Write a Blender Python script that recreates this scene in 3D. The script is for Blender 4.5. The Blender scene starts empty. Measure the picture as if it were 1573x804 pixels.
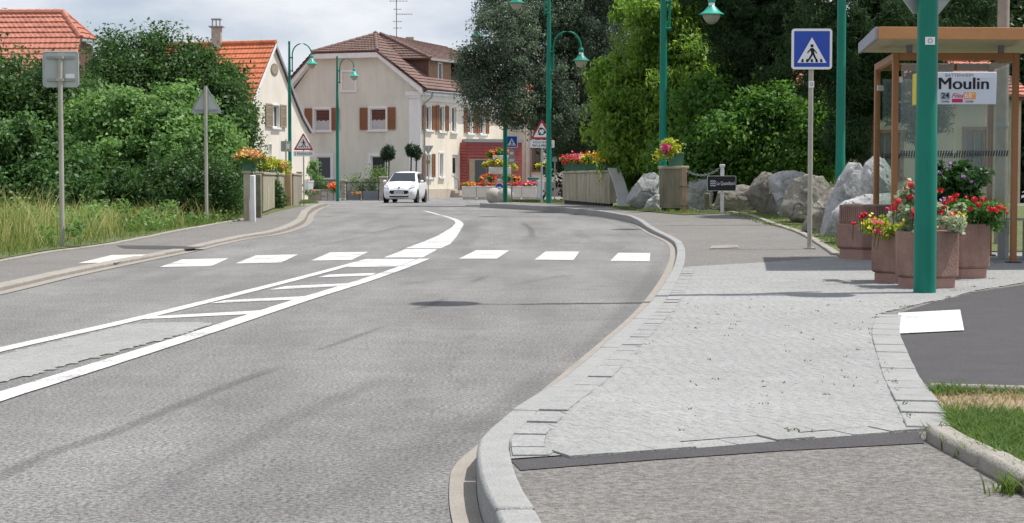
import bpy, bmesh, math, random
import numpy as np
from mathutils import Vector, Matrix
from mathutils.geometry import tessellate_polygon
random.seed(7); RNG = np.random.default_rng(11)
S = bpy.context.scene
COL = S.collection
# ------------------------------------------------------------------ camera
F = 2600.0; CX = 786.5; CY = 402.0; EYE = 0.95
PITCH = math.atan(127 / F)
cd = bpy.data.cameras.new('camera'); cam = bpy.data.objects.new('camera', cd); COL.objects.link(cam)
cd.sensor_width = 36; cd.lens = F / 1573 * 36; cd.clip_end = 6000; cd.clip_start = 0.1
cam.location = (0, 0, EYE); cam.rotation_euler = (math.pi / 2 - PITCH, 0, 0)
S.camera = cam
# ------------------------------------------------------------------ sky and sun
SUN_AZ = (0.988, 0.155); SUN_EL = math.radians(65.5)
w = bpy.data.worlds.new("World"); S.world = w; w.use_nodes = True
nt = w.node_tree; nt.nodes.clear()
def nn(t, ty, **k):
    n = t.nodes.new(ty)
    for a, b in k.items():
        if a.startswith('i_'): n.inputs[a[2:].replace('_', ' ')].default_value = b
        else: setattr(n, a, b)
    return n
sky = nn(nt, 'ShaderNodeTexSky', sky_type='NISHITA', sun_disc=False)
sky.sun_elevation = SUN_EL; sky.sun_rotation = math.atan2(SUN_AZ[0], SUN_AZ[1])
sky.air_density = 1.0; sky.dust_density = 1.6; sky.ozone_density = 1.5
tc = nn(nt, 'ShaderNodeTexCoord'); mp = nn(nt, 'ShaderNodeMapping'); mp.inputs['Scale'].default_value = (5, 5, 13)
mp.inputs['Location'].default_value = (1.7, 0.4, 0.9)
nz = nn(nt, 'ShaderNodeTexNoise'); nz.inputs['Scale'].default_value = 1.3; nz.inputs['Detail'].default_value = 9; nz.inputs['Roughness'].default_value = 0.55
rp = nn(nt, 'ShaderNodeValToRGB'); rp.color_ramp.elements[0].position = 0.38; rp.color_ramp.elements[1].position = 0.62
mx = nn(nt, 'ShaderNodeMixRGB'); mx.inputs['Color2'].default_value = (7.0, 7.05, 7.3, 1)
mv = nn(nt, 'ShaderNodeMath', operation='MULTIPLY'); mv.inputs[1].default_value = 0.8
bg = nn(nt, 'ShaderNodeBackground'); bg.inputs['Strength'].default_value = 0.11
hz = nn(nt, 'ShaderNodeMixRGB'); hz.inputs['Fac'].default_value = 0.75; hz.inputs['Color2'].default_value = (4.0, 4.5, 5.4, 1)
ou = nn(nt, 'ShaderNodeOutputWorld')
L = nt.links.new
L(tc.outputs['Generated'], mp.inputs['Vector']); L(mp.outputs[0], nz.inputs['Vector']); L(nz.outputs['Fac'], rp.inputs[0])
L(rp.outputs[0], mv.inputs[0]); L(mv.outputs[0], mx.inputs['Fac']); L(sky.outputs[0], hz.inputs['Color1']); L(hz.outputs[0], mx.inputs['Color1'])
L(mx.outputs[0], bg.inputs['Color']); L(bg.outputs[0], ou.inputs[0])
sd = bpy.data.lights.new('sun', 'SUN'); sd.energy = 4.2; sd.angle = math.radians(0.53); sd.color = (1, 0.96, 0.9)
so = bpy.data.objects.new('sun', sd); COL.objects.link(so)
sv = Vector((SUN_AZ[0] * math.cos(SUN_EL), SUN_AZ[1] * math.cos(SUN_EL), math.sin(SUN_EL)))
so.rotation_euler = sv.to_track_quat('Z', 'Y').to_euler(); so.location = (20, 0, 30)
S.view_settings.view_transform = 'Standard'; S.view_settings.look = 'None'
S.view_settings.exposure = 0.34; S.view_settings.gamma = 1.0
S.render.engine = 'CYCLES'; S.cycles.max_bounces = 6; S.cycles.transparent_max_bounces = 12
# ------------------------------------------------------------------ ground profile and pixel helpers
HB = [(-60, 0), (22, 0), (30, .07), (36, .13), (43, .13), (50, .09), (63, -.05), (80, -.18), (400, -.18)]
SB = [(-60, .10), (6.2, .10), (7.6, .05), (25, .05), (30, .07), (33, .13), (400, .13)]
def pl(tab, y):
    if y <= tab[0][0]: return tab[0][1]
    for (a, b), (c, d) in zip(tab, tab[1:]):
        if y <= c: return b + (d - b) * (y - a) / (c - a)
    return tab[-1][1]
def H(y): return pl(HB, y)
def SW(y): return H(y) + pl(SB, y)
LB = [(-60, .035), (25, .035), (34, .10), (400, .10)]
def LW(y): return H(y) + pl(LB, y)
def ray(px, py):
    x = (px - CX) / F; v = -(py - CY) / F
    c, s = math.cos(PITCH), math.sin(PITCH)
    return Vector((x, c + v * s, -s + v * c))
def P(px, py, D):
    r = ray(px, py); t = D / r.y
    return Vector((r.x * t, D, EYE + r.z * t))
def G(px, py, fn=H, dz=0.0):
    r = ray(px, py); lo = 1.0; y = lo
    while y < 300:
        if EYE + r.z * y / r.y - fn(y) - dz < 0: break
        lo = y; y += 0.25
    hi = y
    for _ in range(30):
        m = (lo + hi) / 2
        if EYE + r.z * m / r.y - fn(m) - dz < 0: hi = m
        else: lo = m
    y = (lo + hi) / 2
    return Vector((r.x * y / r.y, y, fn(y) + dz))
def XY(px, D): return (px - CX) / F * D      # lateral position of a thing seen at px, D metres away
# ------------------------------------------------------------------ materials
MATS = {}
def mat(name, col, rough=0.8, var=0.12, scale=6.0, bump=0.0, bscale=60.0, metal=0.0, col2=None, spec=0.3, speck=0.0, sscale=180.0, blot=0.0):
    if name in MATS: return MATS[name]
    m = bpy.data.materials.new(name); m.use_nodes = True; t = m.node_tree; b = t.nodes['Principled BSDF']
    b.inputs['Roughness'].default_value = rough; b.inputs['Metallic'].default_value = metal; b.inputs['Specular IOR Level'].default_value = spec
    tc = t.nodes.new('ShaderNodeTexCoord'); l = t.links.new
    n = t.nodes.new('ShaderNodeTexNoise'); n.inputs['Scale'].default_value = scale; n.inputs['Detail'].default_value = 6; n.inputs['Roughness'].default_value = .6
    l(tc.outputs['Object'], n.inputs['Vector'])
    r = t.nodes.new('ShaderNodeValToRGB'); r.color_ramp.elements[0].position = .3; r.color_ramp.elements[1].position = .7
    c = Vector(col)
    a = col2 if col2 else tuple(c * (1 + var))
    r.color_ramp.elements[0].color = (*tuple(c * (1 - var)), 1); r.color_ramp.elements[1].color = (*a, 1)
    l(n.outputs['Fac'], r.inputs[0]); out = r.outputs[0]
    if blot:
        n3 = t.nodes.new('ShaderNodeTexNoise'); n3.inputs['Scale'].default_value = .45; n3.inputs['Detail'].default_value = 4
        l(tc.outputs['Object'], n3.inputs['Vector'])
        mr = t.nodes.new('ShaderNodeMapRange'); mr.inputs[1].default_value = .3; mr.inputs[2].default_value = .7; mr.inputs[3].default_value = 1 - blot; mr.inputs[4].default_value = 1 + blot
        l(n3.outputs['Fac'], mr.inputs[0])
        mm = t.nodes.new('ShaderNodeVectorMath'); mm.operation = 'SCALE'; l(out, mm.inputs[0]); l(mr.outputs[0], mm.inputs['Scale']); out = mm.outputs[0]
    if speck:
        n2 = t.nodes.new('ShaderNodeTexNoise'); n2.inputs['Scale'].default_value = sscale; n2.inputs['Detail'].default_value = 3; n2.inputs['Roughness'].default_value = .8
        l(tc.outputs['Object'], n2.inputs['Vector'])
        mr = t.nodes.new('ShaderNodeMapRange'); mr.inputs[1].default_value = .35; mr.inputs[2].default_value = .65; mr.inputs[3].default_value = 1 - speck; mr.inputs[4].default_value = 1 + speck
        l(n2.outputs['Fac'], mr.inputs[0])
        mm = t.nodes.new('ShaderNodeVectorMath'); mm.operation = 'SCALE'; l(out, mm.inputs[0]); l(mr.outputs[0], mm.inputs['Scale']); out = mm.outputs[0]
    l(out, b.inputs['Base Color'])
    if bump:
        nb = t.nodes.new('ShaderNodeTexNoise'); nb.inputs['Scale'].default_value = bscale; nb.inputs['Detail'].default_value = 4
        l(tc.outputs['Object'], nb.inputs['Vector'])
        bp = t.nodes.new('ShaderNodeBump'); bp.inputs['Strength'].default_value = bump; bp.inputs['Distance'].default_value = .02
        l(nb.outputs['Fac'], bp.inputs['Height']); l(bp.outputs[0], b.inputs['Normal'])
    MATS[name] = m; return m
def leafmat(name, c1, c2, trans=.35, rough=.5, spec=.35):
    if name in MATS: return MATS[name]
    m = bpy.data.materials.new(name); m.use_nodes = True; t = m.node_tree; t.nodes.clear(); l = t.links.new
    at = t.nodes.new('ShaderNodeAttribute'); at.attribute_name = 'rnd'
    r = t.nodes.new('ShaderNodeValToRGB'); r.color_ramp.elements[0].color = (*c1, 1); r.color_ramp.elements[1].color = (*c2, 1)
    l(at.outputs['Fac'], r.inputs[0])
    b = t.nodes.new('ShaderNodeBsdfPrincipled'); b.inputs['Roughness'].default_value = rough; b.inputs['Specular IOR Level'].default_value = spec
    tr = t.nodes.new('ShaderNodeBsdfTranslucent'); mi = t.nodes.new('ShaderNodeMixShader'); mi.inputs[0].default_value = trans
    hs = t.nodes.new('ShaderNodeHueSaturation'); hs.inputs['Hue'].default_value = .485; hs.inputs['Saturation'].default_value = 1.1; hs.inputs['Value'].default_value = 1.5
    o = t.nodes.new('ShaderNodeOutputMaterial')
    l(r.outputs[0], b.inputs['Base Color']); l(r.outputs[0], hs.inputs['Color']); l(hs.outputs[0], tr.inputs['Color']); l(b.outputs[0], mi.inputs[1]); l(tr.outputs[0], mi.inputs[2]); l(mi.outputs[0], o.inputs[0])
    MATS[name] = m; return m
def glassmat(name, col=(.02, .025, .03), rough=.04):
    if name in MATS: return MATS[name]
    m = bpy.data.materials.new(name); m.use_nodes = True; b = m.node_tree.nodes['Principled BSDF']
    b.inputs['Base Color'].default_value = (*col, 1); b.inputs['Roughness'].default_value = rough; b.inputs['Specular IOR Level'].default_value = .7
    MATS[name] = m; return m
ASPH = mat('asphalt', (.205, .202, .197), .9, .08, 3.0, .6, 200, speck=.62, sscale=60, blot=.10)
ASPP = mat('pavement_asphalt', (.190, .180, .170), .92, .08, 4.0, .6, 180, speck=.45, sscale=55, blot=.07)
ASPD = mat('dark_asphalt', (.070, .067, .070), .9, .1, 5.0, .4, 260, speck=.28, sscale=110)
COBM = mat('cobble_granite', (.30, .302, .298), .9, .06, 9.0, .4, 120, speck=.2, sscale=60, blot=.08)
JOIN = mat('cobble_joint', (.27, .27, .26), .95, .15, 12, .4, 140, speck=.2, sscale=90)
KERB = mat('kerb_granite', (.285, .287, .282), .75, .10, 10, .35, 150, speck=.2, sscale=130)
GUTT = mat('gutter_concrete', (.28, .255, .225), .85, .10, 5, .35, 120, speck=.12, sscale=120)
KERC = mat('kerb_concrete', (.29, .27, .24), .85, .14, 6, .4, 100, speck=.12, sscale=110)
PAINT = mat('road_paint', (.55, .55, .55), .8, .14, 5, .4, 160, speck=.36, sscale=50, blot=.05)
SOIL = mat('soil', (.16, .13, .085), .95, .3, 4, .6, 60, speck=.3, sscale=50)
VERGE = mat('verge_ground', (.10, .12, .045), .95, .35, 5, .6, 60, speck=.35, sscale=40)
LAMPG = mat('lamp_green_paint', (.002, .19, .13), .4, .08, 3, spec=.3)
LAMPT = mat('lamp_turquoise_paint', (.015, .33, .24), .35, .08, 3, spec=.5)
LGLASS = mat('lamp_globe', (.36, .34, .28), .3, .08, 3, spec=.5)
POSTM = mat('galvanised_post', (.42, .41, .35), .5, .08, 8, spec=.4)
SIGNB = mat('sign_back', (.34, .37, .36), .5, .08, 5, spec=.4)
WHITE = mat('sign_white', (.80, .80, .82), .45, .03, 4)
BLUE = mat('sign_blue', (.02, .07, .42), .4, .04, 4, spec=.4)
RED = mat('sign_red', (.50, .03, .05), .4, .05, 4, spec=.4)
BLACK = mat('black', (.012, .012, .015), .5, .1, 4)
WPLAST = mat('white_render', (.78, .725, .635), .9, .04, 1.2, .25, 40, blot=.04)
BEIGEW = mat('beige_render', (.71, .705, .62), .9, .05, .8, .25, 40, blot=.05)
CREAMW = mat('cream_render', (.82, .745, .62), .9, .03, 1.0, .25, 40, blot=.03)
YELW = mat('ochre_render', (.45, .34, .18), .9, .1, 1.5, .3, 30)
TRIM = mat('white_trim', (.80, .81, .80), .6, .04, 3)
SHUTM = mat('brown_shutter', (.25, .115, .06), .6, .12, 6)
SHUTG = mat('taupe_shutter', (.33, .27, .20), .7, .1, 6)
WOOD = mat('brown_boards', (.13, .07, .05), .8, .2, 5)
WOODSUN = mat('sunlit_brown_boards', (.30, .19, .13), .8, .15, 5)  # dormer fronts: lighter copy of the wood, sunlight put into the colour
TILEB = mat('brown_tile', (.175, .115, .10), .85, .22, 3.0, .3, 40, blot=.15)
TILER = mat('orange_tile', (.52, .17, .085), .85, .2, 3.0, .3, 40, blot=.12)
TILEP = mat('red_tile', (.44, .18, .13), .85, .2, 3.0, .3, 40, blot=.12)
GLASS = glassmat('window_glass', (.03, .035, .04))
CURT = mat('curtain', (.5, .5, .52), .9, .1, 12)
ZINC = mat('zinc', (.30, .31, .32), .5, .1, 5)
CONC = mat('ribbed_concrete', (.46, .42, .32), .9, .14, 3, .4, 60, speck=.1)
CONW = mat('whitened_concrete', (.66, .66, .66), .8, .08, 5, .3, 60)
PINK = mat('pink_concrete', (.36, .225, .185), .9, .22, 4, .5, 90, speck=.14, sscale=100)
PINKB = mat('pink_concrete_plinth', (.40, .245, .205), .9, .1, 5, .5, 90)
ROCK = mat('pale_rock', (.42, .42, .42), .9, .35, 2.2, .8, 14, speck=.2, sscale=28)
ROCKD = mat('tan_rock', (.27, .25, .21), .9, .3, 2.5, .8, 16, speck=.22, sscale=26)
ORNG = mat('orange_varnished_frame', (.33, .15, .06), .45, .1, 4, spec=.4)
ORNL = mat('orange_fascia', (.50, .24, .10), .5, .08, 4)
BARK = mat('bark', (.11, .085, .06), .95, .3, 8, .7, 40)
GBOX = mat('green_flower_box', (.07, .17, .12), .6, .1, 4)
STONE = mat('sandstone_block', (.42, .37, .31), .9, .2, 5, .5, 50)
METAL = mat('dark_iron', (.05, .055, .06), .5, .1, 5)
GREYP = mat('grey_panel', (.19, .205, .23), .6, .08, 5)
def worn_road(m):
    # polished wheel bands, old patches and hairline cracks, all in the surface colour of the asphalt
    t = m.node_tree; b = t.nodes['Principled BSDF']; l = t.links.new; src = b.inputs['Base Color'].links[0].from_socket; tc = t.nodes.new('ShaderNodeTexCoord')
    mp = t.nodes.new('ShaderNodeMapping'); mp.inputs['Scale'].default_value = (1.1, .16, 1); mp.inputs['Rotation'].default_value = (0, 0, -.12); l(tc.outputs['Object'], mp.inputs['Vector'])
    n = t.nodes.new('ShaderNodeTexNoise'); n.inputs['Scale'].default_value = 1.6; n.inputs['Detail'].default_value = 5; l(mp.outputs[0], n.inputs['Vector'])
    r = t.nodes.new('ShaderNodeMapRange'); r.inputs[1].default_value = .35; r.inputs[2].default_value = .65; r.inputs[3].default_value = .86; r.inputs[4].default_value = 1.12; l(n.outputs['Fac'], r.inputs[0])
    n2 = t.nodes.new('ShaderNodeTexNoise'); n2.inputs['Scale'].default_value = 7; n2.inputs['Detail'].default_value = 7; n2.inputs['Roughness'].default_value = .7; l(tc.outputs['Object'], n2.inputs['Vector'])
    r2 = t.nodes.new('ShaderNodeMapRange'); r2.inputs[1].default_value = .3; r2.inputs[2].default_value = .7; r2.inputs[3].default_value = .90; r2.inputs[4].default_value = 1.10; l(n2.outputs['Fac'], r2.inputs[0])
    wv = t.nodes.new('ShaderNodeTexNoise'); wv.inputs['Scale'].default_value = 1.3; wv.inputs['Detail'].default_value = 4; l(tc.outputs['Object'], wv.inputs['Vector'])
    ad = t.nodes.new('ShaderNodeVectorMath'); ad.operation = 'MULTIPLY_ADD'; ad.inputs[1].default_value = (.5, .5, .5); l(wv.outputs['Color'], ad.inputs[0]); l(tc.outputs['Object'], ad.inputs[2])
    v = t.nodes.new('ShaderNodeTexVoronoi'); v.feature = 'DISTANCE_TO_EDGE'; v.inputs['Scale'].default_value = .28; l(ad.outputs[0], v.inputs['Vector'])
    r3 = t.nodes.new('ShaderNodeMapRange'); r3.inputs[1].default_value = 0; r3.inputs[2].default_value = .004; r3.inputs[3].default_value = .86; r3.inputs[4].default_value = 1; l(v.outputs['Distance'], r3.inputs[0])
    a = t.nodes.new('ShaderNodeMath'); a.operation = 'MULTIPLY'; l(r.outputs[0], a.inputs[0]); l(r2.outputs[0], a.inputs[1])
    c = t.nodes.new('ShaderNodeMath'); c.operation = 'MULTIPLY'; l(a.outputs[0], c.inputs[0]); l(r3.outputs[0], c.inputs[1])
    s = t.nodes.new('ShaderNodeVectorMath'); s.operation = 'SCALE'; l(src, s.inputs[0]); l(c.outputs[0], s.inputs['Scale']); l(s.outputs[0], b.inputs['Base Color'])
worn_road(ASPH)
def worn_paint(m):
    t = m.node_tree; b = t.nodes['Principled BSDF']; l = t.links.new; src = b.inputs['Base Color'].links[0].from_socket; tc = t.nodes.new('ShaderNodeTexCoord')
    n = t.nodes.new('ShaderNodeTexNoise'); n.inputs['Scale'].default_value = 45; n.inputs['Detail'].default_value = 6; n.inputs['Roughness'].default_value = .75; l(tc.outputs['Object'], n.inputs['Vector'])
    g = t.nodes.new('ShaderNodeTexNoise'); g.inputs['Scale'].default_value = 2.2; g.inputs['Detail'].default_value = 4; l(tc.outputs['Object'], g.inputs['Vector'])
    a = t.nodes.new('ShaderNodeMath'); a.operation = 'ADD'; l(n.outputs['Fac'], a.inputs[0]); l(g.outputs['Fac'], a.inputs[1])
    r = t.nodes.new('ShaderNodeMapRange'); r.inputs[1].default_value = 1.06; r.inputs[2].default_value = 1.20; r.inputs[3].default_value = 0; r.inputs[4].default_value = .75; l(a.outputs[0], r.inputs[0])
    x = t.nodes.new('ShaderNodeMixRGB'); x.inputs[2].default_value = (.22, .215, .21, 1); l(r.outputs[0], x.inputs[0]); l(src, x.inputs[1]); l(x.outputs[0], b.inputs['Base Color'])
worn_paint(PAINT)
def stained(m, k=.12, sc=.9):
    t = m.node_tree; b = t.nodes['Principled BSDF']; l = t.links.new; src = b.inputs['Base Color'].links[0].from_socket; tc = t.nodes.new('ShaderNodeTexCoord')
    mp = t.nodes.new('ShaderNodeMapping'); mp.inputs['Scale'].default_value = (2.2, 2.2, .35); l(tc.outputs['Object'], mp.inputs['Vector'])
    n = t.nodes.new('ShaderNodeTexNoise'); n.inputs['Scale'].default_value = sc; n.inputs['Detail'].default_value = 6; n.inputs['Roughness'].default_value = .65; l(mp.outputs[0], n.inputs['Vector'])
    r = t.nodes.new('ShaderNodeMapRange'); r.inputs[1].default_value = .35; r.inputs[2].default_value = .7; r.inputs[3].default_value = 1; r.inputs[4].default_value = 1 - k; l(n.outputs['Fac'], r.inputs[0])
    s = t.nodes.new('ShaderNodeVectorMath'); s.operation = 'SCALE'; l(src, s.inputs[0]); l(r.outputs[0], s.inputs['Scale']); l(s.outputs[0], b.inputs['Base Color'])
for m_ in (WPLAST, BEIGEW, CREAMW, TRIM): stained(m_, .13)
stained(CONC, .4, 2.5); stained(PINK, .35, 4); stained(COBM, .12, 1.2); stained(LAMPG, .18, 3); stained(POSTM, .2, 4); stained(ROCK, .35, 1.5); stained(ROCKD, .35, 1.5)
# ------------------------------------------------------------------ mesh builder
class MB:
    def __init__(s): s.v = []; s.f = []
    def add(s, vs, fs):
        o = len(s.v); s.v += [tuple(v) for v in vs]; s.f += [tuple(i + o for i in f) for f in fs]; return s
    def box(s, c, d, rz=0.0):
        cx, cy, cz = c; a, b, h = d[0] / 2, d[1] / 2, d[2] / 2; co, si = math.cos(rz), math.sin(rz); vs = []
        for z in (-h, h):
            for x, y in ((-a, -b), (a, -b), (a, b), (-a, b)): vs.append((cx + x * co - y * si, cy + x * si + y * co, cz + z))
        return s.add(vs, [(3, 2, 1, 0), (4, 5, 6, 7), (0, 1, 5, 4), (1, 2, 6, 5), (2, 3, 7, 6), (3, 0, 4, 7)])
    def hexa(s, b4, t4):
        return s.add(list(b4) + list(t4), [(3, 2, 1, 0), (4, 5, 6, 7), (0, 1, 5, 4), (1, 2, 6, 5), (2, 3, 7, 6), (3, 0, 4, 7)])
    def tube(s, pts, r, n=10, cap=True):
        pts = [Vector(p) for p in pts]; rs = r if isinstance(r, (list, tuple)) else [r] * len(pts); vs = []; up = None
        for i, p in enumerate(pts):
            t = (pts[min(i + 1, len(pts) - 1)] - pts[max(i - 1, 0)]).normalized()
            if up is None: up = Vector((1, 0, 0)) if abs(t.x) < .9 else Vector((0, 1, 0))
            a = t.cross(up).normalized(); b = t.cross(a).normalized(); up = -b.cross(t).cross(t) if False else up
            for k in range(n):
                q = 2 * math.pi * k / n; vs.append(p + (a * math.cos(q) + b * math.sin(q)) * rs[i])
        fs = []
        for i in range(len(pts) - 1):
            for k in range(n):
                k2 = (k + 1) % n; fs.append((i * n + k, i * n + k2, (i + 1) * n + k2, (i + 1) * n + k))
        if cap: fs.append(tuple(range(n))[::-1]); fs.append(tuple((len(pts) - 1) * n + k for k in range(n)))
        return s.add(vs, fs)
    def lathe(s, prof, c=(0, 0, 0), n=20):
        vs = []; fs = []
        for r, z in prof:
            for k in range(n):
                q = 2 * math.pi * k / n; vs.append((c[0] + r * math.cos(q), c[1] + r * math.sin(q), c[2] + z))
        for i in range(len(prof) - 1):
            for k in range(n):
                k2 = (k + 1) % n; fs.append((i * n + k, i * n + k2, (i + 1) * n + k2, (i + 1) * n + k))
        fs.append(tuple(range(n))[::-1]); fs.append(tuple((len(prof) - 1) * n + k for k in range(n)))
        return s.add(vs, fs)
    def slab(s, pts, off):   # polygon in 3D extruded by a vector
        n = len(pts); off = Vector(off); pts = [Vector(p) for p in pts]
        return s.add(pts + [p + off for p in pts], [tuple(range(n))[::-1], tuple(range(n, 2 * n))] + [(k, (k + 1) % n, n + (k + 1) % n, n + k) for k in range(n)])
    def blob(s, c, r, sub=2, rough=.15, seed=0):
        bm = bmesh.new(); bmesh.ops.create_icosphere(bm, subdivisions=sub, radius=1)
        rn = random.Random(seed)
        vs = [(c[0] + v.co.x * r[0] * (1 + rn.uniform(-rough, rough)), c[1] + v.co.y * r[1] * (1 + rn.uniform(-rough, rough)), c[2] + v.co.z * r[2] * (1 + rn.uniform(-rough, rough))) for v in bm.verts]
        fs = [tuple(v.index for v in f.verts) for f in bm.faces]; bm.free(); return s.add(vs, fs)
    def build(s, name, m, parent=None, bevel=0, smooth=True, label=None, rel=True, ang=35):
        me = bpy.data.meshes.new(name)
        o3 = parent['_w'] if (parent is not None and rel and '_w' in parent) else (0, 0, 0)
        vs = [(v[0] - o3[0], v[1] - o3[1], v[2] - o3[2]) for v in s.v] if any(o3) else s.v
        me.from_pydata(vs, [], s.f); me.validate()
        bm = bmesh.new(); bm.from_mesh(me); bmesh.ops.recalc_face_normals(bm, faces=bm.faces); bm.to_mesh(me); bm.free()
        me.materials.append(m)
        if smooth:
            me.shade_smooth(); me.set_sharp_from_angle(angle=math.radians(ang))
        o = bpy.data.objects.new(name, me); COL.objects.link(o)
        if parent is not None: o.parent = parent
        if parent is not None and '_w' in parent and rel: o['_w'] = parent['_w']
        if bevel:
            b = o.modifiers.new('bevel', 'BEVEL'); b.width = bevel; b.segments = 2; b.limit_method = 'ANGLE'; b.angle_limit = math.radians(40)
        if label: o['label'] = label
        return o
def tag(o, label, cat, group=None, kind=None):
    if label: o['label'] = label
    if cat: o['category'] = cat
    if group: o['group'] = group
    if kind: o['kind'] = kind
    return o
def thing(name, label, cat, loc, rz=0.0, group=None, world=False):
    o = bpy.data.objects.new(name, None); COL.objects.link(o); o.location = loc; o.rotation_euler = (0, 0, rz); o.empty_display_size = .2
    if world: o['_w'] = tuple(loc)
    return tag(o, label, cat, group)
def struct(o): o['kind'] = 'structure'; return o
def copy_tree(o, parent=None):
    c = o.copy(); COL.objects.link(c)
    if parent is not None: c.parent = parent
    for ch in list(o.children): copy_tree(ch, c)
    return c
def catmull(pts, k=6):
    out = []; n = len(pts)
    for i in range(n - 1):
        p0, p1, p2, p3 = (Vector(pts[max(i - 1, 0)]), Vector(pts[i]), Vector(pts[i + 1]), Vector(pts[min(i + 2, n - 1)]))
        for j in range(k):
            t = j / k; out.append(.5 * ((2 * p1) + (p2 - p0) * t + (2 * p0 - 5 * p1 + 4 * p2 - p3) * t * t + (3 * p1 - p0 - 3 * p2 + p3) * t ** 3))
    out.append(Vector(pts[-1])); return out
def resample(pts, step):
    out = [pts[0].copy()]; acc = 0
    for a, b in zip(pts, pts[1:]):
        d = (b - a).length; 
        if d < 1e-9: continue
        t = step - acc
        while t <= d: out.append(a + (b - a) * (t / d)); t += step
        acc = (acc + d) % step
    return out
def offset(pts, d):
    out = []
    for i, p in enumerate(pts):
        t = (pts[min(i + 1, len(pts) - 1)] - pts[max(i - 1, 0)]); t.z = 0; t.normalize()
        out.append(Vector((p.x + t.y * d, p.y - t.x * d, 0)))
    return out
YB = sorted(set([a for a, _ in HB] + [a for a, _ in SB] + [25, 34]))
def sheet(name, poly, fn, dz, m, parent=None, kind='structure', label=None):
    bm = bmesh.new()
    tess = tessellate_polygon([[Vector((p[0], p[1], 0)) for p in poly]])
    vs = [bm.verts.new((p[0], p[1], 0)) for p in poly]
    for t in tess:
        try: bm.faces.new([vs[i] for i in t])
        except ValueError: pass
    for y in YB:
        g = bm.verts[:] + bm.edges[:] + bm.faces[:]
        bmesh.ops.bisect_plane(bm, geom=g, plane_co=(0, y, 0), plane_no=(0, 1, 0))
    for v in bm.verts: v.co.z = fn(v.co.y) + dz
    bmesh.ops.recalc_face_normals(bm, faces=bm.faces)
    for f in bm.faces:
        if f.normal.z < 0: f.normal_flip()
    me = bpy.data.meshes.new(name); bm.to_mesh(me); bm.free(); me.materials.append(m)
    o = bpy.data.objects.new(name, me); COL.objects.link(o)
    if parent is not None: o.parent = parent
    if kind and parent is None: o['kind'] = kind
    if label: o['label'] = label
    return o
def pip(x, y, poly):
    ins = False; n = len(poly); j = n - 1
    for i in range(n):
        xi, yi = poly[i][0], poly[i][1]; xj, yj = poly[j][0], poly[j][1]
        if (yi > y) != (yj > y) and x < (xj - xi) * (y - yi) / (yj - yi) + xi: ins = not ins
        j = i
    return ins
# ------------------------------------------------------------------ ground, road
sheet('ground', [(-2500, -60), (2500, -60), (2500, 3000), (-2500, 3000)], H, -.06, VERGE)
sheet('road', [(-4.9, -4), (60, -4), (60, 170), (-45, 170), (-45, 44), (-8, 40), (-4.9, 36)], H, 0, ASPH)
RG = [G(*p) for p in [(712, 850), (695, 804), (690, 759), (697, 720), (731, 688), (786, 640), (883, 560), (930, 520), (975, 480), (1006, 442), (1025, 409), (1029, 385), (1020, 372), (994, 359), (962, 343), (892, 331), (820, 324), (770, 320.8), (735, 319)]]
RG = [Vector((p.x, p.y, 0)) for p in RG]
e = RG[-1]; RG += [Vector((e.x + .1, e.y + 2.5, 0)), Vector((e.x + 1.0, e.y + 5.0, 0)), Vector((e.x + 3, e.y + 6.2, 0)), Vector((e.x + 12, e.y + 7.5, 0)), Vector((e.x + 45, e.y + 9, 0))]
RGs = catmull([Vector((.35, 1.5, 0)), Vector((.02, 3.0, 0))] + RG, 8)
LG = [Vector((p.x, p.y, 0)) for p in [G(*p) for p in [(0, 454), (120, 425), (232, 401), (373, 370), (430, 361), (462, 352), (479, 342), (484, 330), (496, 321), (510, 316)]]]
LGs = catmull([Vector((-4.2, 2, 0)), Vector((-4.2, 8, 0))] + LG, 8)
def strip(name, base, d0, d1, fn, dz, m, **k):
    a = offset(base, d0); b = offset(base, d1)
    mb = MB(); vs = []
    for p, q in zip(a, b): vs += [(p.x, p.y, fn(p.y) + dz), (q.x, q.y, fn(q.y) + dz)]
    mb.add(vs, [(2 * i, 2 * i + 1, 2 * i + 3, 2 * i + 2) for i in range(len(a) - 1)])
    return mb.build(name, m, smooth=False, **k)
def stones(rootname, base, d0, d1, topfn, botfn, m, step=.9, y0=2.5, y1=60, gap=.012, bevel=.012, piece='kerb_stone', parent=None):
    """a row of separate stones along a line; each stone is an object"""
    if parent is None:
        root = bpy.data.objects.new(rootname, None); COL.objects.link(root); root['kind'] = 'structure'
    else: root = parent
    pts = resample(base, step / 4)
    n = (len(pts) - 1) // 4; A = offset(pts, d0); B = offset(pts, d1)
    for i in range(n):
        seg = list(range(i * 4, i * 4 + 5))
        if not (y0 < pts[seg[2]].y < y1): continue
        jz = random.uniform(-.004, .004); vs = []; fs = []
        for q, j in enumerate(seg):
            a = A[j].copy(); b = B[j].copy()
            if q == 0: t = (A[j + 1] - A[j]).normalized() * gap / 2; a += t; b += t
            if q == 4: t = (A[j] - A[j - 1]).normalized() * gap / 2; a -= t; b -= t
            vs += [(a.x, a.y, botfn(a.y)), (a.x, a.y, topfn(a.y) + jz), (b.x, b.y, topfn(b.y) + jz), (b.x, b.y, botfn(b.y))]
        for q in range(4):
            o = q * 4
            for k in range(4): fs.append((o + k, o + (k + 1) % 4, o + 4 + (k + 1) % 4, o + 4 + k))
        fs += [(0, 1, 2, 3), (19, 18, 17, 16)]
        MB().add(vs, fs).build(piece, m, root, bevel=bevel, smooth=True)
    return root
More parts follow.
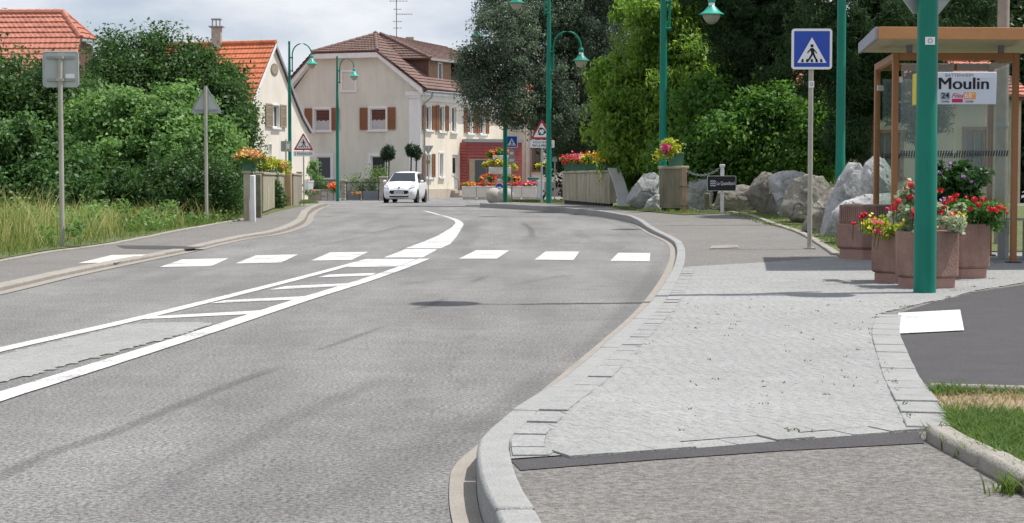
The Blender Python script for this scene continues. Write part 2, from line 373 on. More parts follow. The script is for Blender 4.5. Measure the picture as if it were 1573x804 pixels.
# right side: gutter, kerb, pavement
struct(strip('gutter', RGs, 0, .082, H, .006, GUTT))
stones('kerb', RGs, .084, .19, lambda y: SW(y) + .006, lambda y: H(y) - .1, KERB, step=.95, y1=66)
pin = offset(RGs, .186)
pav = [(p.x, p.y) for p in pin] + [(60, pin[-1].y), (60, 1.0), (1.2, 1.0)]
sheet('pavement', pav, SW, 0, ASPP)
# left side
struct(strip('gutter', LGs, 0, -.13, H, .006, GUTT))
stones('kerb', LGs, -.133, -.29, lambda y: LW(y) + .006, lambda y: H(y) - .1, KERC, step=1.0, y1=62)
lin = offset(LGs, -.285)
ED = [Vector((p.x, p.y, 0)) for p in [G(a, b, LW) for a, b in [(0, 404), (86, 388), (170, 377), (261, 359.5), (340, 344.5), (384, 336.5)]]]
EDs = catmull([Vector((-5.55, 2, 0)), Vector((-5.55, 10, 0))] + ED, 6)
lfar = [Vector((p.x, p.y, 0)) for p in [G(408, 331, LW), G(450, 320, LW), G(480, 315, LW)]]
lp = [(p.x, p.y) for p in lin] + [(q.x, q.y) for q in reversed(lfar)] + [(p.x, p.y) for p in reversed(EDs)]
sheet('pavement', lp, LW, 0, ASPP)
stones('edging', EDs, .0, -.075, lambda y: LW(y) + .03, lambda y: H(y) - .05, KERC, step=.8, y0=8, y1=46, piece='edging_stone')
ED2 = [(p.x - .07, p.y) for p in EDs] + [(q.x - .1, q.y) for q in lfar]
sheet('verge', ED2 + [(-9, 62), (-60, 62), (-60, 2)], H, .07, VERGE)
sheet('pavement_patch', [G(a, b, LW)[:2] for a, b in [(178, 377.5), (255, 378), (318, 380), (290, 383), (235, 383.5), (190, 382)]], LW, .003, ASPD)
# ------------------------------------------------------------------ road markings
mark = bpy.data.objects.new('road_markings', None); COL.objects.link(mark); mark['kind'] = 'structure'
def pmark(name, px, fn=H, dz=.004, m=PAINT):
    return sheet(name, [tuple(G(a, b, fn)[:2]) for a, b in px], fn, dz, m, parent=mark)
for q in [[(245, 411), (325, 409.5), (351, 397.5), (280, 399)], [(362, 405.5), (432, 404), (458, 391.5), (393, 393)],
          [(478, 401), (540, 400), (566, 387.5), (507, 388.5)], [(590, 396.2), (649, 396.2), (672, 383.4), (622, 383.4)],
          [(705, 398), (763, 398), (782, 385.3), (731, 385)], [(821, 399.8), (881, 400), (890, 387.3), (838, 387)],
          [(937, 401.8), (998, 401.8), (999, 389.3), (950, 389)]]:
    pmark('crossing_stripe', q)
for q in [[(216, 491.5), (232, 487), (414, 477), (396, 483)], [(322, 467), (343, 462.5), (485, 455), (469, 460.5)],
          [(414, 446), (438, 440.5), (538, 436), (527, 440.5)], [(488, 427), (506, 422.5), (579, 420), (570, 424)],
          [(533, 411), (572, 398.5), (640, 398.5), (612, 410)]]:
    pmark('hatch_bar', q)
def band(name, pts, wd, m=PAINT, dz=.005, fn=H, parent=mark):
    c = catmull([Vector((*G(a, b, fn)[:2], 0)) for a, b in pts], 6); ws = [wd] * len(c) if not isinstance(wd, list) else [wd[min(int(i / len(c) * len(wd)), len(wd) - 1)] for i in range(len(c))]
    vs = []; mb = MB(); A = offset(c, -1); 
    for i, p in enumerate(c):
        n = (A[i] - p); n.z = 0; n.normalize(); h = ws[i] / 2
        a, b = p + n * h, p - n * h; vs += [(a.x, a.y, fn(a.y) + dz), (b.x, b.y, fn(b.y) + dz)]
    mb.add(vs, [(2 * i, 2 * i + 1, 2 * i + 3, 2 * i + 2) for i in range(len(c) - 1)])
    return mb.build(name, m, parent, smooth=False)
band('edge_line', [(-160, 578), (0, 538.5), (220, 488.5), (420, 438.5), (500, 417.5), (570, 398.5)], .11)
band('edge_line', [(-160, 665), (0, 611), (80, 586), (300, 516), (460, 463), (560, 432), (620, 411), (652, 398.3)], .135, dz=.006)
pmark('centre_line', [(622, 382.2), (677, 382.2), (692, 375), (702, 363), (712, 346), (711, 342.5), (704, 338), (688, 333.2), (658, 325.2), (648, 324.2), (682, 333), (697, 339), (700, 343), (694, 350), (672, 363), (648, 373)], dz=.004)
pmark('give_way_line', [(120, 405), (178, 404), (226, 391.5), (172, 392.5)], LW, .004, mat('worn_paint', (.55, .51, .46), .85, .2, 8, speck=.2))
pmark('bay_stripe', [(1373, 515.5), (1380, 483), (1475, 478), (1481, 510)], SW, .010)
pmark('far_line', [(646, 316.4), (715, 315.8), (715, 316.8), (640, 317.2)])
# cobbled splitter island (flush)
isl = [tuple(G(a, b)[:2]) for a, b in [(-160, 590), (0, 547), (200, 500), (240, 497), (290, 496.3), (322, 498), (324, 500), (284, 513), (0, 589), (-160, 644)]]
def cobbles(rootname, poly, ang, fn, dz, size=.068, gap=.0022, joint=.0005):
    r = bpy.data.objects.new(rootname, None); COL.objects.link(r); r['kind'] = 'structure'
    sheet('joint_bed', poly, fn, dz - joint, JOIN, parent=r)
    xs = [p[0] for p in poly]; ys = [p[1] for p in poly]; cx, cy = sum(xs) / len(xs), sum(ys) / len(ys); R = 9
    ca, sa = math.cos(ang), math.sin(ang); mb = MB(); n = int(R / size)
    for i in range(-n, n):
        off = random.random() * size
        for j in range(-n, n):
            v = i * size * 1.0; u = j * size * 1.05 + off
            x = cx + u * ca - v * sa; y = cy + u * sa + v * ca
            if x < min(xs) or x > max(xs) or y < min(ys) or y > max(ys) or not pip(x, y, poly): continue
            a = size / 2 - gap / 2 * random.uniform(.6, 1.5); b = size * 1.05 / 2 - gap / 2 * random.uniform(.6, 1.5)
            z = fn(y) + dz + random.uniform(-.0003, .0004); s1 = random.uniform(-.0004, .0004); q = []
            for k, (p, t) in enumerate(((-a, -b), (a, -b), (a, b), (-a, b))): q.append((x + p * ca - t * sa, y + p * sa + t * ca, z + (s1 if k < 2 else -s1)))
            cxq = sum(v_[0] for v_ in q) / 4; cyq = sum(v_[1] for v_ in q) / 4
            ti = [(cxq + (v_[0] - cxq) * .94, cyq + (v_[1] - cyq) * .94, v_[2] + .0004) for v_ in q]
            lo = [(v_[0], v_[1], z - .0012) for v_ in q]
            mb.add(lo + ti, [(4, 5, 6, 7), (0, 1, 5, 4), (1, 2, 6, 5), (2, 3, 7, 6), (3, 0, 4, 7)])
    o = mb.build('cobbles', COBM, r, smooth=False); o['kind'] = 'stuff'
    return r
cobbles('cobbled_island', isl, .12, H, .006)
# cobbled bus stop platform
kerb_in = [p for p in offset(RGs, .24) if G(900, 706, SW).y - .25 < p.y]
fl = G(783, 707, SW); fr = G(1411, 663, SW); farl = G(1053, 411, SW)
kerb_in = offset(RGs, .302)
ki = [p for p in kerb_in if fl.y < p.y < farl.y and p.x < 4]
bl = [G(a, b, SW) for a, b in [(1345, 484), (1352, 520), (1372, 585), (1408, 655)]]
plat = [(fl.x, fl.y)] + [(p.x, p.y) for p in ki] + [(farl.x, farl.y)] + [tuple(G(a, b, SW)[:2]) for a, b in [(1170, 404.5), (1290, 396), (1345, 391)]] + \
       [tuple(G(a, b, SW)[:2]) for a, b in [(1650, 391), (1650, 422), (1573, 435), (1500, 447), (1441, 463), (1420, 466), (1345, 484)]] + [(p.x, p.y) for p in bl[1:]] + [(fr.x, fr.y)]
e1 = Vector((fr.x - fl.x, fr.y - fl.y, 0)); ang_ = math.atan2(e1.y, e1.x)
plat2 = [(x, y) for x, y in plat]; plat2[0] = (fl.x + .14, fl.y + .13); plat2[-1] = (fr.x - .02, fr.y + .13)
cob_root = cobbles('cobbled_pavement', plat2, ang_, SW, .007)
sheet('joint_bed', [(fl.x, fl.y)] + [(p.x, p.y) for p in offset(RGs, .189) if fl.y < p.y < farl.y and p.x < 4] + [(farl.x, farl.y)] + [(p.x, p.y) for p in reversed(ki)] + [(fl.x + .14, fl.y + .13), (fr.x, fr.y + .13), (fr.x, fr.y)], SW, .0045, JOIN, parent=cob_root)
stones('border', [p for p in RGs if fl.y - .0 < p.y < farl.y + .05], .194, .300, lambda y: SW(y) + .0085, lambda y: SW(y) - .02, COBM, step=.15, y0=3, y1=30, gap=.0025, bevel=.001, piece='border_stone', parent=cob_root)
stones('border', [Vector((fl.x + .13, fl.y + .125, 0)), Vector((fr.x, fr.y + .125, 0))], .0, .12, lambda y: SW(y) + .0085, lambda y: SW(y) - .02, COBM, step=.15, y0=3, y1=30, gap=.0025, bevel=.001, piece='border_stone', parent=cob_root)
# tidy dark asphalt strip along its front edge
sheet('trench_strip', [tuple(G(a, b, SW)[:2]) for a, b in [(784, 708.5), (1100, 687), (1411, 665), (1420, 682), (1200, 694), (1000, 708), (800, 724)]], SW, .003, ASPD)
# flat granite border stones between cobbles and the black asphalt
bc = catmull([Vector((*G(a, b, SW)[:2], 0)) for a, b in [(1432, 663), (1397, 600), (1372, 545), (1362, 512), (1368, 484)]], 8)
stones('border', bc, -.085, .075, lambda y: SW(y) + .014, lambda y: SW(y) - .03, KERB, step=.19, y0=3, y1=30, gap=.008, bevel=.004, piece='border_stone')
sheet('parking_bay', [tuple(G(a, b, SW)[:2]) for a, b in [(1374, 516), (1380, 482), (1440, 463), (1500, 449), (1573, 438), (1700, 423), (1700, 603), (1573, 601), (1425, 598), (1402, 560)]], SW, .003, ASPD)
# raised edging between asphalt and lawn, and kerb in front
ec = catmull([Vector((*G(a, b, SW)[:2], 0)) for a, b in [(1424, 601), (1500, 603), (1573, 605), (1750, 608)]], 5)
stones('lawn_edging', ec, -.02, .03, lambda y: SW(y) + .035, lambda y: SW(y) - .05, KERC, step=.45, y0=3, y1=30, piece='edging_stone')
fc = catmull([Vector((*G(a, b, SW)[:2], 0)) for a, b in [(1422, 675), (1450, 692), (1490, 712), (1535, 738), (1590, 768), (1680, 815)]], 6)
stones('lawn_kerb', fc, -.085, .005, lambda y: SW(y) + .05, lambda y: SW(y) - .05, KERC, step=.55, y0=2, y1=30, bevel=.018, gap=.006)
lawn = [tuple(G(a, b, SW)[:2]) for a, b in [(1430, 606), (1573, 610), (1760, 614), (1690, 800), (1573, 744), (1500, 700), (1466, 668)]]
sheet('lawn_soil', lawn, SW, .012, mat('dry_soil', (.24, .19, .125), .95, .3, 6, .6, 60, speck=.3, sscale=60))
sheet('drain_cover_bed', [tuple(G(a, b, SW)[:2]) for a, b in [(1089, 383), (1137, 381.5), (1132, 377), (1094, 378.5)]], SW, .003, JOIN)
tg = thing('tactile_paving', 'small ribbed pale slab set in the asphalt pavement before the kerb', 'paving slab', G(1113, 382, SW))
for i in range(11):
    q = [G(a, b, SW) for a, b in ((1090 + i * 4.2, 383 - i * .13), (1093 + i * 4.2, 383 - i * .13), (1096.5 + i * 3.5, 378.5 - i * .1), (1094.2 + i * 3.5, 378.5 - i * .1))]
    mb = MB(); mb.slab([Vector((p.x, p.y, p.z + .003)) - tg.location for p in q], (0, 0, .008)); mb.build('rib', KERC, tg)
# tyre marks, sealed joints and plain dark lines
def streakmat():
    m = bpy.data.materials.new('dark_streak'); m.use_nodes = True; t = m.node_tree; b = t.nodes['Principled BSDF']; l = t.links.new
    b.inputs['Base Color'].default_value = (.095, .095, .10, 1); b.inputs['Roughness'].default_value = .85
    at = t.nodes.new('ShaderNodeAttribute'); at.attribute_name = 'fade'; n = t.nodes.new('ShaderNodeTexNoise'); n.inputs['Scale'].default_value = 14; n.inputs['Detail'].default_value = 6
    tc_ = t.nodes.new('ShaderNodeTexCoord'); l(tc_.outputs['Object'], n.inputs['Vector'])
    mu = t.nodes.new('ShaderNodeMath'); mu.operation = 'MULTIPLY'; l(at.outputs['Fac'], mu.inputs[0]); l(n.outputs['Fac'], mu.inputs[1]); l(mu.outputs[0], b.inputs['Alpha'])
    return m
STK = streakmat()
def streak(pts, wd, a=.8, fn=H):
    c = resample(catmull([Vector((*G(x, y, fn)[:2], 0)) for x, y in pts], 6), .15)
    A = offset(c, -1); vs = []; at = []; fs = []; n = len(c)
    for i, p in enumerate(c):
        nr = (A[i] - p); nr.z = 0; nr.normalize(); e_ = min(1, i / 3, (n - 1 - i) / 3)
        for k in (-1, -.4, .4, 1):
            q = p + nr * wd * k * .5; vs.append((q.x, q.y, fn(q.y) + .0025)); at.append(a * e_ if abs(k) < 1 else 0)
    for i in range(n - 1):
        for k in range(3): fs.append((4 * i + k, 4 * i + k + 1, 4 * i + k + 5, 4 * i + k + 4))
    o = MB().add(vs, fs).build('ground_streak', STK, mark, smooth=False)
    t = o.data.attributes.new('fade', 'FLOAT', 'POINT'); t.data.foreach_set('value', at)
streak([(-60, 757), (0, 733), (79, 696), (174, 665), (264, 628), (369, 586), (456, 556)], .10, .5)
streak([(174, 806), (253, 754), (295, 723), (359, 691), (459, 638), (533, 607), (606, 575)], .15, .27)
streak([(474, 543), (527, 525), (598, 499)], .07, .5)
streak([(628, 480), (665, 467), (691, 455)], .10, .45)
streak([(717, 437), (754, 422)], .10, .4)
streak([(480, 815), (612, 722), (700, 665), (770, 618)], .3, .22)
streak([(803, 343), (815, 352), (818, 366)], .14, .5)
streak([(400, 543), (480, 541)], .05, .4)
streak([(330, 545), (400, 543), (476, 542)], .03, .5)
streak([(540, 479), (640, 481), (700, 484)], .03, .6)
streak([(858, 373), (905, 374)], .16, .6)
streak([(820, 371), (940, 374), (1015, 375)], .05, .5)
streak([(945, 441), (1000, 443)], .10, .7)  # short dark line across the road
streak([(940, 430), (985, 432)], .08, .35)
streak([(560, 361), (610, 350), (622, 345)], .2, .3)
streak([(440, 385), (520, 372), (590, 358)], .25, .2)
streak([(725, 345), (722, 362), (704, 380)], .4, .25)
streak([(880, 352), (893, 362), (900, 368)], .3, .25)
streak([(0, 452), (60, 450)], .3, .5)
streak([(600, 440), (700, 428), (800, 424)], .2, .2)
streak([(780, 440), (860, 425), (900, 421)], .15, .25)
streak([(880, 560), (950, 492), (1000, 430), (1012, 400)], .22, .28)
streak([(700, 690), (780, 622), (860, 560)], .18, .25)
streak([(1056, 371), (1130, 366), (1215, 361)], .06, 0.45, SW)  # thin dark line across the pavement
streak([(1056, 389), (1150, 386), (1270, 383)], .05, 0.30, SW)  # fainter dark line nearer the crossing sign
# ------------------------------------------------------------------ leaves, grass
def leafcloud(name, centers, n, size, m, parent=None, aspect=.5, up=.35, spread=.3, droop=0.0, kind=None, seed=1, clumps=None, stray=.025):
    """centers: list of (center xyz, radii xyz, weight). many small leaves gathered in clumps through the crown volume"""
    g = np.random.default_rng(seed)
    C = np.array([c[0] for c in centers], float); R = np.array([c[1] for c in centers], float)
    W = np.array([(c[2] if len(c) > 2 else 1) * (c[1][0] * c[1][1] * c[1][2]) ** .66 for c in centers]); W /= W.sum()
    K = clumps or max(30, n // 130)
    ci = g.choice(len(C), K, p=W); d = g.normal(size=(K, 3)); d /= np.linalg.norm(d, axis=1)[:, None]
    rad = g.random(K) ** .42 * 1.06
    cc = C[ci] + d * R[ci] * rad[:, None]
    cs = spread * g.uniform(.5, 1.3, K); tone = g.random(K)
    li = g.integers(0, K, n)
    off = np.clip(g.normal(size=(n, 3)), -1.7, 1.7) * cs[li][:, None] * np.array([1, 1, .8])
    p = cc[li] + off
    st = g.random(n) < stray; p[st] += np.clip(g.normal(size=(st.sum(), 3)), -1.3, 1.3) * spread * .7
    out = (p - C[ci[li]]) / R[ci[li]]; out /= np.linalg.norm(out, axis=1)[:, None] + 1e-6
    nrm = out * .5 + g.normal(size=(n, 3)) * .6 + np.array([0, 0, up]); nrm /= np.linalg.norm(nrm, axis=1)[:, None]
    ax = g.normal(size=(n, 3)) + np.array([0, 0, -droop * 2]); ax -= (ax * nrm).sum(1)[:, None] * nrm; ax /= np.linalg.norm(ax, axis=1)[:, None] + 1e-6
    sd_ = np.cross(nrm, ax); L_ = size * g.uniform(.6, 1.3, n)[:, None]; Wd = L_ * aspect
    bend = nrm * L_ * .12
    v = np.empty((n, 4, 3)); v[:, 0] = p - ax * L_ * .5; v[:, 1] = p + sd_ * Wd * .5 + bend; v[:, 2] = p + ax * L_ * .5; v[:, 3] = p - sd_ * Wd * .5 + bend
    rnd = np.clip(tone[li] * .55 + g.random(n) * .45, 0, 1)
    return quadmesh(name, v, rnd, m, parent, kind)
def quadmesh(name, v, rnd, m, parent, kind=None):
    n = len(v); me = bpy.data.meshes.new(name); me.vertices.add(n * 4)
    if parent is not None and '_w' in parent: v = v - np.array(tuple(parent['_w']))
    me.vertices.foreach_set('co', v.reshape(-1).astype(np.float32)); me.loops.add(n * 4); me.loops.foreach_set('vertex_index', np.arange(n * 4, dtype=np.int32))
    me.polygons.add(n); me.polygons.foreach_set('loop_start', np.arange(n, dtype=np.int32) * 4); me.polygons.foreach_set('loop_total', np.full(n, 4, np.int32))
    me.update(calc_edges=True); a = me.attributes.new('rnd', 'FLOAT', 'FACE'); a.data.foreach_set('value', rnd.astype(np.float32)); me.materials.append(m)
    o = bpy.data.objects.new(name, me); COL.objects.link(o)
    if parent is not None: o.parent = parent
    if kind: o['kind'] = kind
    return o
def grass(name, pts, h0, h1, wd, m, lean=.35, seed=3, parent=None, kind='stuff'):
    g = np.random.default_rng(seed); p = np.array(pts, float); n = len(p)
    h = g.uniform(h0, h1, n)[:, None]; a = g.uniform(0, 2 * np.pi, n); s = np.stack([np.cos(a), np.sin(a), 0 * a], 1) * wd / 2
    ld = g.normal(size=(n, 3)) * lean; ld[:, 2] = 0
    mid = p + np.array([0, 0, 1]) * h * .55 + ld * h * .35; top = p + np.array([0, 0, 1]) * h * .98 + ld * h
    q1 = np.stack([p - s, p + s, mid + s * .8, mid - s * .8], 1); q2 = np.stack([mid - s * .8, mid + s * .8, top + s * .1, top - s * .1], 1)
    r = g.random(n); return quadmesh(name, np.concatenate([q1, q2]), np.concatenate([r, r]), m, parent, kind)
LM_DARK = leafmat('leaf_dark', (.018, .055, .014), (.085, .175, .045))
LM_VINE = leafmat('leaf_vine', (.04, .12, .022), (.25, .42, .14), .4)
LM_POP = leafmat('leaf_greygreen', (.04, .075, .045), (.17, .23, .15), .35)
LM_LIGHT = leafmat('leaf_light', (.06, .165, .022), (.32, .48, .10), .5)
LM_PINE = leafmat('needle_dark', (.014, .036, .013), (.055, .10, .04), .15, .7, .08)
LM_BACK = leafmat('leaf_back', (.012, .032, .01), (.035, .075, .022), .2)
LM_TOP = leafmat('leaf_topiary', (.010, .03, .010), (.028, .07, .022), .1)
GR_TALL = leafmat('grass_tall', (.11, .18, .035), (.48, .46, .20), .4, .7, .2)
GR_LOW = leafmat('grass_low', (.05, .12, .02), (.20, .25, .07), .4, .7, .2)
GR_DRY = leafmat('grass_dry', (.20, .17, .07), (.36, .30, .16), .4, .7, .2)
def pts_in(poly, n, fn, dz=0, seed=5):
    g = random.Random(seed); xs = [p[0] for p in poly]; ys = [p[1] for p in poly]; out = []
    while len(out) < n:
        x = g.uniform(min(xs), max(xs)); y = g.uniform(min(ys), max(ys))
        if pip(x, y, poly): out.append((x, y, fn(y) + dz))
    return out
# lawn by the kerb (near, right)
gp = pts_in(lawn, 26000, SW, .012)
q0 = G(1436, 612, SW); 
def bare(p):
    d = math.hypot((p[0] - q0.x - .25) / .75, (p[1] - q0.y + .35) / .62); return d
gg = [p for p in gp if bare(p) > random.uniform(.5, 1.1)]
gd = [p for p in gp if bare(p) < 1.3][:1300]
grass('lawn_grass', gg, .015, .055, .006, leafmat('lawn_green', (.045, .11, .025), (.15, .22, .065), .4, .7, .2), .8, 3)
grass('dry_grass', gd, .01, .035, .005, GR_DRY, .9, 4)
tuft = []
for a, b, k, r in [(1441, 672, 50, .02), (1470, 690, 40, .02), (1555, 755, 70, .03), (1480, 700, 25, .02)]:
    c = G(a, b + 4, SW)
    tuft += [(c.x + random.gauss(0, r), c.y + random.gauss(0, r), SW(c.y)) for _ in range(k)]
grass('kerb_tufts', tuft, .03, .07, .006, GR_LOW, .6, 5)
wd_ = []
for (a, b) in [(1345, 490), (1343, 508), (1347, 530), (1368, 570), (1374, 590), (1392, 628), (1396, 640), (1404, 655), (1350, 515), (1400, 472), (1456, 458), (1386, 474), (1218, 665), (1295, 435), (1310, 433), (1270, 434), (1500, 425), (1520, 430), (1480, 428), (1530, 405), (1560, 405), (1466, 448), (1495, 442)]:
    c = G(a, b, SW)
    wd_ += [(c.x + random.gauss(0, .018), c.y + random.gauss(0, .03), SW(c.y) + .006) for _ in range(14)]
for _ in range(260):
    x_ = random.uniform(.5, 3.6); y_ = random.uniform(5.4, 12.5)
    if pip(x_, y_, plat2): wd_ += [(x_ + random.gauss(0, .012), y_ + random.gauss(0, .012), SW(y_) + .006) for _k in range(random.choice((1, 2, 2, 5)))]
for _ in range(170):
    i = random.random(); a, b = (1352 + 50 * i + random.gauss(0, 3), 545 + 110 * i)
    if b < 560: continue
    c = G(a, b, SW); wd_.append((c.x, c.y, SW(c.y) + .006))
grass('weeds', wd_, .004, .013, .007, leafmat('weed', (.05, .08, .03), (.15, .18, .07)), .9, 6)
# tall verge grass on the left
vp = [(p.x - .1, p.y) for p in EDs if p.y > 9] + [(-6.6, 44), (-16, 40), (-11, 16), (-7.5, 10)]
lt = pts_in(vp, 30000, H, .07, 8)
edx = lambda y: min(EDs, key=lambda q: abs(q.y - y)).x
tall = [p for p in lt if (edx(p[1]) - p[0]) > .55 + .25 * math.sin(p[1] * 1.7) and p[1] < 31 + 1.5 * math.sin(p[0] * 3)]
low = [p for p in lt if p not in set(tall[:0])][:16000]
tn = [p for p in tall if p[1] < 24.5][:11000]; tf = [p for p in tall if p[1] >= 24.5][:6000]
grass('tall_grass', tn, .2, .85, .012, GR_TALL, .4, 9)
grass('tall_grass', tf, .12, .5, .012, GR_TALL, .4, 19)
o_ = leafcloud('verge_weeds', [((XY(a_, d_), d_, H(d_) + .2), (.55, .8, .28)) for a_, d_ in ((30, 25), (120, 26), (200, 27), (260, 28.5), (60, 22), (310, 30), (150, 30), (-20, 24))], 6000, .06, LM_VINE, None, .6, .3, .12, seed=77); o_['kind'] = 'stuff'
grass('verge_grass', low, .06, .26, .010, GR_LOW, .5, 10)
sm = []
for k in range(2600):
    i = random.randrange(len(EDs) - 1); p = EDs[i].lerp(EDs[i + 1], random.random())
    if p.y > 12: sm.append((p.x - .1 - abs(random.gauss(0, .25)), p.y, LW(p.y) - .03))
grass('edge_grass', sm, .04, .14, .008, GR_LOW, .7, 12)
# ------------------------------------------------------------------ trees and shrubs
def branches(base, tips, r0, m=BARK, seed=0):
    g = random.Random(seed); mb = MB(); b = Vector(base)
    for t, r1 in tips:
        t = Vector(t); pts = []; rs = []
        for i in range(7):
            k = i / 6; p = b.lerp(t, k); p.x += math.sin(k * 3.1) * g.uniform(-.12, .12); p.z += k * (1 - k) * g.uniform(0, .5)
            p.y += math.sin(k * 3.1) * g.uniform(-.12, .12); pts.append(p); rs.append(r1 * (1 - k * .75))
        mb.tube(pts, rs, 7)
    return mb
def tree(name, label, base, trunk_h, r, crowns, n, size, m, cat='tree', group=None, seed=1, aspect=.5, spread=.3, droop=0, up=.35, cl=None, trunks=1):
    b = Vector(base); t = thing(name, label, cat, b, group=group, world=True)
    top = b + Vector((random.uniform(-.15, .15), random.uniform(-.15, .15), trunk_h))
    mb = MB().tube([b - Vector((0, 0, .1)), b + Vector((0, 0, .15)), b.lerp(top, .5) + Vector((.05, .03, 0)), top], [r * 1.35, r * 1.05, r * .85, r * .65], 10)
    mb.build('trunk', BARK, t)
    g = random.Random(seed); tips = []
    for c in crowns:
        for _ in range(2): tips.append((Vector(c[0]) + Vector((g.uniform(-.5, .5) * c[1][0], g.uniform(-.5, .5) * c[1][1], g.uniform(-.1, .6) * c[1][2])), r * .5))
    branches(b + (top - b) * .75, tips, r * .5, seed=seed).build('limbs', BARK, t)
    leafcloud('crown', crowns, n, size, m, t, aspect, up, spread, droop, seed=seed, clumps=cl)
    return t
def E(px, py, D, rx, ry, rz, w=1): p = P(px, py, D); return (tuple(p), (rx, ry, rz), w)
# left bank
tree('broadleaf_tree', 'broad dark green tree behind the vine thicket, below the orange roof', (XY(250, 40), 40, H(40)), 1.6, .14,
     [E(240, 105, 40, 1.0, 1.1, .8), E(190, 100, 40, .75, 1.0, .65), E(285, 108, 40, .7, 1.0, .6), E(200, 150, 39.5, 1.2, 1.1, 1.0), E(300, 140, 40, 1.1, 1.1, .9), E(345, 140, 40, .45, .7, .7), E(335, 190, 39.5, .75, .9, 1.2), E(300, 240, 39.5, 1.1, 1.0, 1.1), E(185, 230, 39.5, 1.2, 1.0, 1.2)], 80000, .10, LM_DARK, seed=21, spread=.2)
tree('broadleaf_tree', 'dark green tree at the left edge behind the square sign', (XY(25, 37), 37, H(37)), 1.4, .13,
     [E(60, 145, 37, 1.0, 1.0, .8), E(10, 165, 37, 1.1, 1.0, 1.0), E(-60, 150, 37, 1.4, 1.1, 1.5), E(110, 170, 37, .9, .9, .8), E(60, 230, 37, 1.5, 1.0, 1.0)], 42000, .10, LM_DARK, seed=22, spread=.2)
tree('broadleaf_tree', 'small dark tree leaning toward the white gabled house', (XY(350, 43), 43, H(43)), 1.2, .1,
     [E(345, 160, 43, .75, .8, 1.1), E(362, 215, 43, .5, .7, 1.1), E(345, 270, 42.5, .7, .7, .8)], 22000, .09, LM_DARK, seed=23, spread=.17)
tree('vine_thicket', 'tangled light green vine thicket with large leaves behind the tall grass', (XY(235, 34), 34, H(34)), .6, .05,
     [E(150, 195, 34, .65, .8, .55), E(210, 190, 34, .9, .8, .6), E(265, 190, 34, .8, .8, .7), E(190, 250, 33.6, 1.1, .9, .7), E(290, 245, 33.6, 1.0, .9, .85), E(130, 270, 33.6, .7, .8, .65)], 60000, .10, LM_VINE, cat='bush', seed=24, aspect=.6, spread=.16, cl=420)
tree('hawthorn_bush', 'dense mid green bush under the vine thicket beside the triangular sign', (XY(250, 32), 32, H(32)), .4, .05,
     [E(240, 285, 32, .9, .7, .55), E(310, 285, 32.5, .7, .7, .6), E(180, 295, 32, .7, .6, .4), E(345, 295, 34.5, .45, .6, .45)], 26000, .075, LM_DARK, cat='bush', seed=25, spread=.14)
tree('elder_bush', 'loose green bush at the left edge above the tall grass', (XY(40, 32), 32, H(32)), .4, .05,
     [E(20, 240, 32, .9, .8, .7), E(80, 260, 32, .7, .7, .6), E(-50, 240, 32, 1.0, .8, .9), E(10, 290, 31.5, 1.1, .6, .45), E(100, 295, 31.5, .6, .5, .4)], 26000, .10, leafmat('leaf_elder', (.028, .085, .02), (.12, .23, .07)), cat='bush', seed=26, spread=.17, aspect=.6)
tree('ivy_bush', 'small bush growing against the left bridge parapet post', (XY(418, 43), 43, H(43)), .3, .03,
     [E(415, 290, 43, .22, .3, .45), E(423, 305, 43, .2, .3, .25)], 3500, .07, LM_DARK, cat='bush', seed=27, spread=.09)
# right side trees
tree('poplar_tree', 'tall grey green tree hanging over the street lamps before the white house', (XY(880, 60), 60, H(60)), 3.6, .28,
     [E(775, 70, 58, 1.1, 1.3, 1.5), E(735, 140, 58, .55, .9, 1.0), E(715, 100, 58, .3, .6, .7), E(790, 150, 58, .75, 1, 1.0), E(840, 20, 60, 1.7, 1.6, 2.2), E(770, 0, 59, .75, 1.2, 1.2), E(850, 150, 59, 1.0, 1.2, 1.6), E(900, 70, 61, 1.7, 1.5, 2.0), E(920, 190, 60, 1.1, 1.2, 1.3), E(860, 215, 60, .5, .9, .6), E(900, -70, 61, 2.2, 1.8, 1.9)], 190000, .10, LM_POP, seed=31, spread=.2, droop=.5, aspect=.45)
tree('walnut_tree', 'bright light green tree with long drooping leaves behind the lamp and parapet', (XY(1010, 43), 43, H(43)), 2.2, .16,
     [E(1010, 30, 42, 1.0, 1.1, 1.3), E(1050, 10, 42, 1.2, 1.1, 1.2), E(960, 140, 42, .85, 1.0, .9), E(1040, 110, 41.5, 1.1, 1.1, 1.2), E(1100, 130, 41.5, .7, 1.0, .7), E(1120, 200, 41.5, 1.0, 1.0, .6), E(1090, 60, 42, .75, .9, 1.0), E(955, 210, 42, .7, .9, .8), E(1020, 205, 41.5, 1.0, 1.0, .9), E(1075, 170, 42, .8, .9, 1.0), E(990, 260, 42.5, .8, .8, .5)], 70000, .17, LM_LIGHT, seed=32, aspect=.34, spread=.19, droop=.8, cl=560)
tree('lilac_bush', 'mid green bush filling the bank behind the black river name sign', (XY(1120, 38), 38, H(38)), .5, .05,
     [E(1120, 220, 38, .8, .8, .8), E(1190, 200, 38, .9, .8, .9), E(1100, 165, 39, .8, .8, .7), E(1175, 150, 39, .7, .8, .6), E(1060, 240, 38.5, .7, .7, .7), E(1262, 190, 37, .5, .7, .7), E(1245, 235, 37, .6, .7, .6), E(1080, 270, 38, .7, .6, .5), E(1160, 265, 38, .9, .6, .5)], 62000, .12, leafmat('leaf_lilac', (.035, .11, .018), (.15, .30, .06), .45), cat='bush', seed=33, aspect=.5, spread=.2, droop=.6)
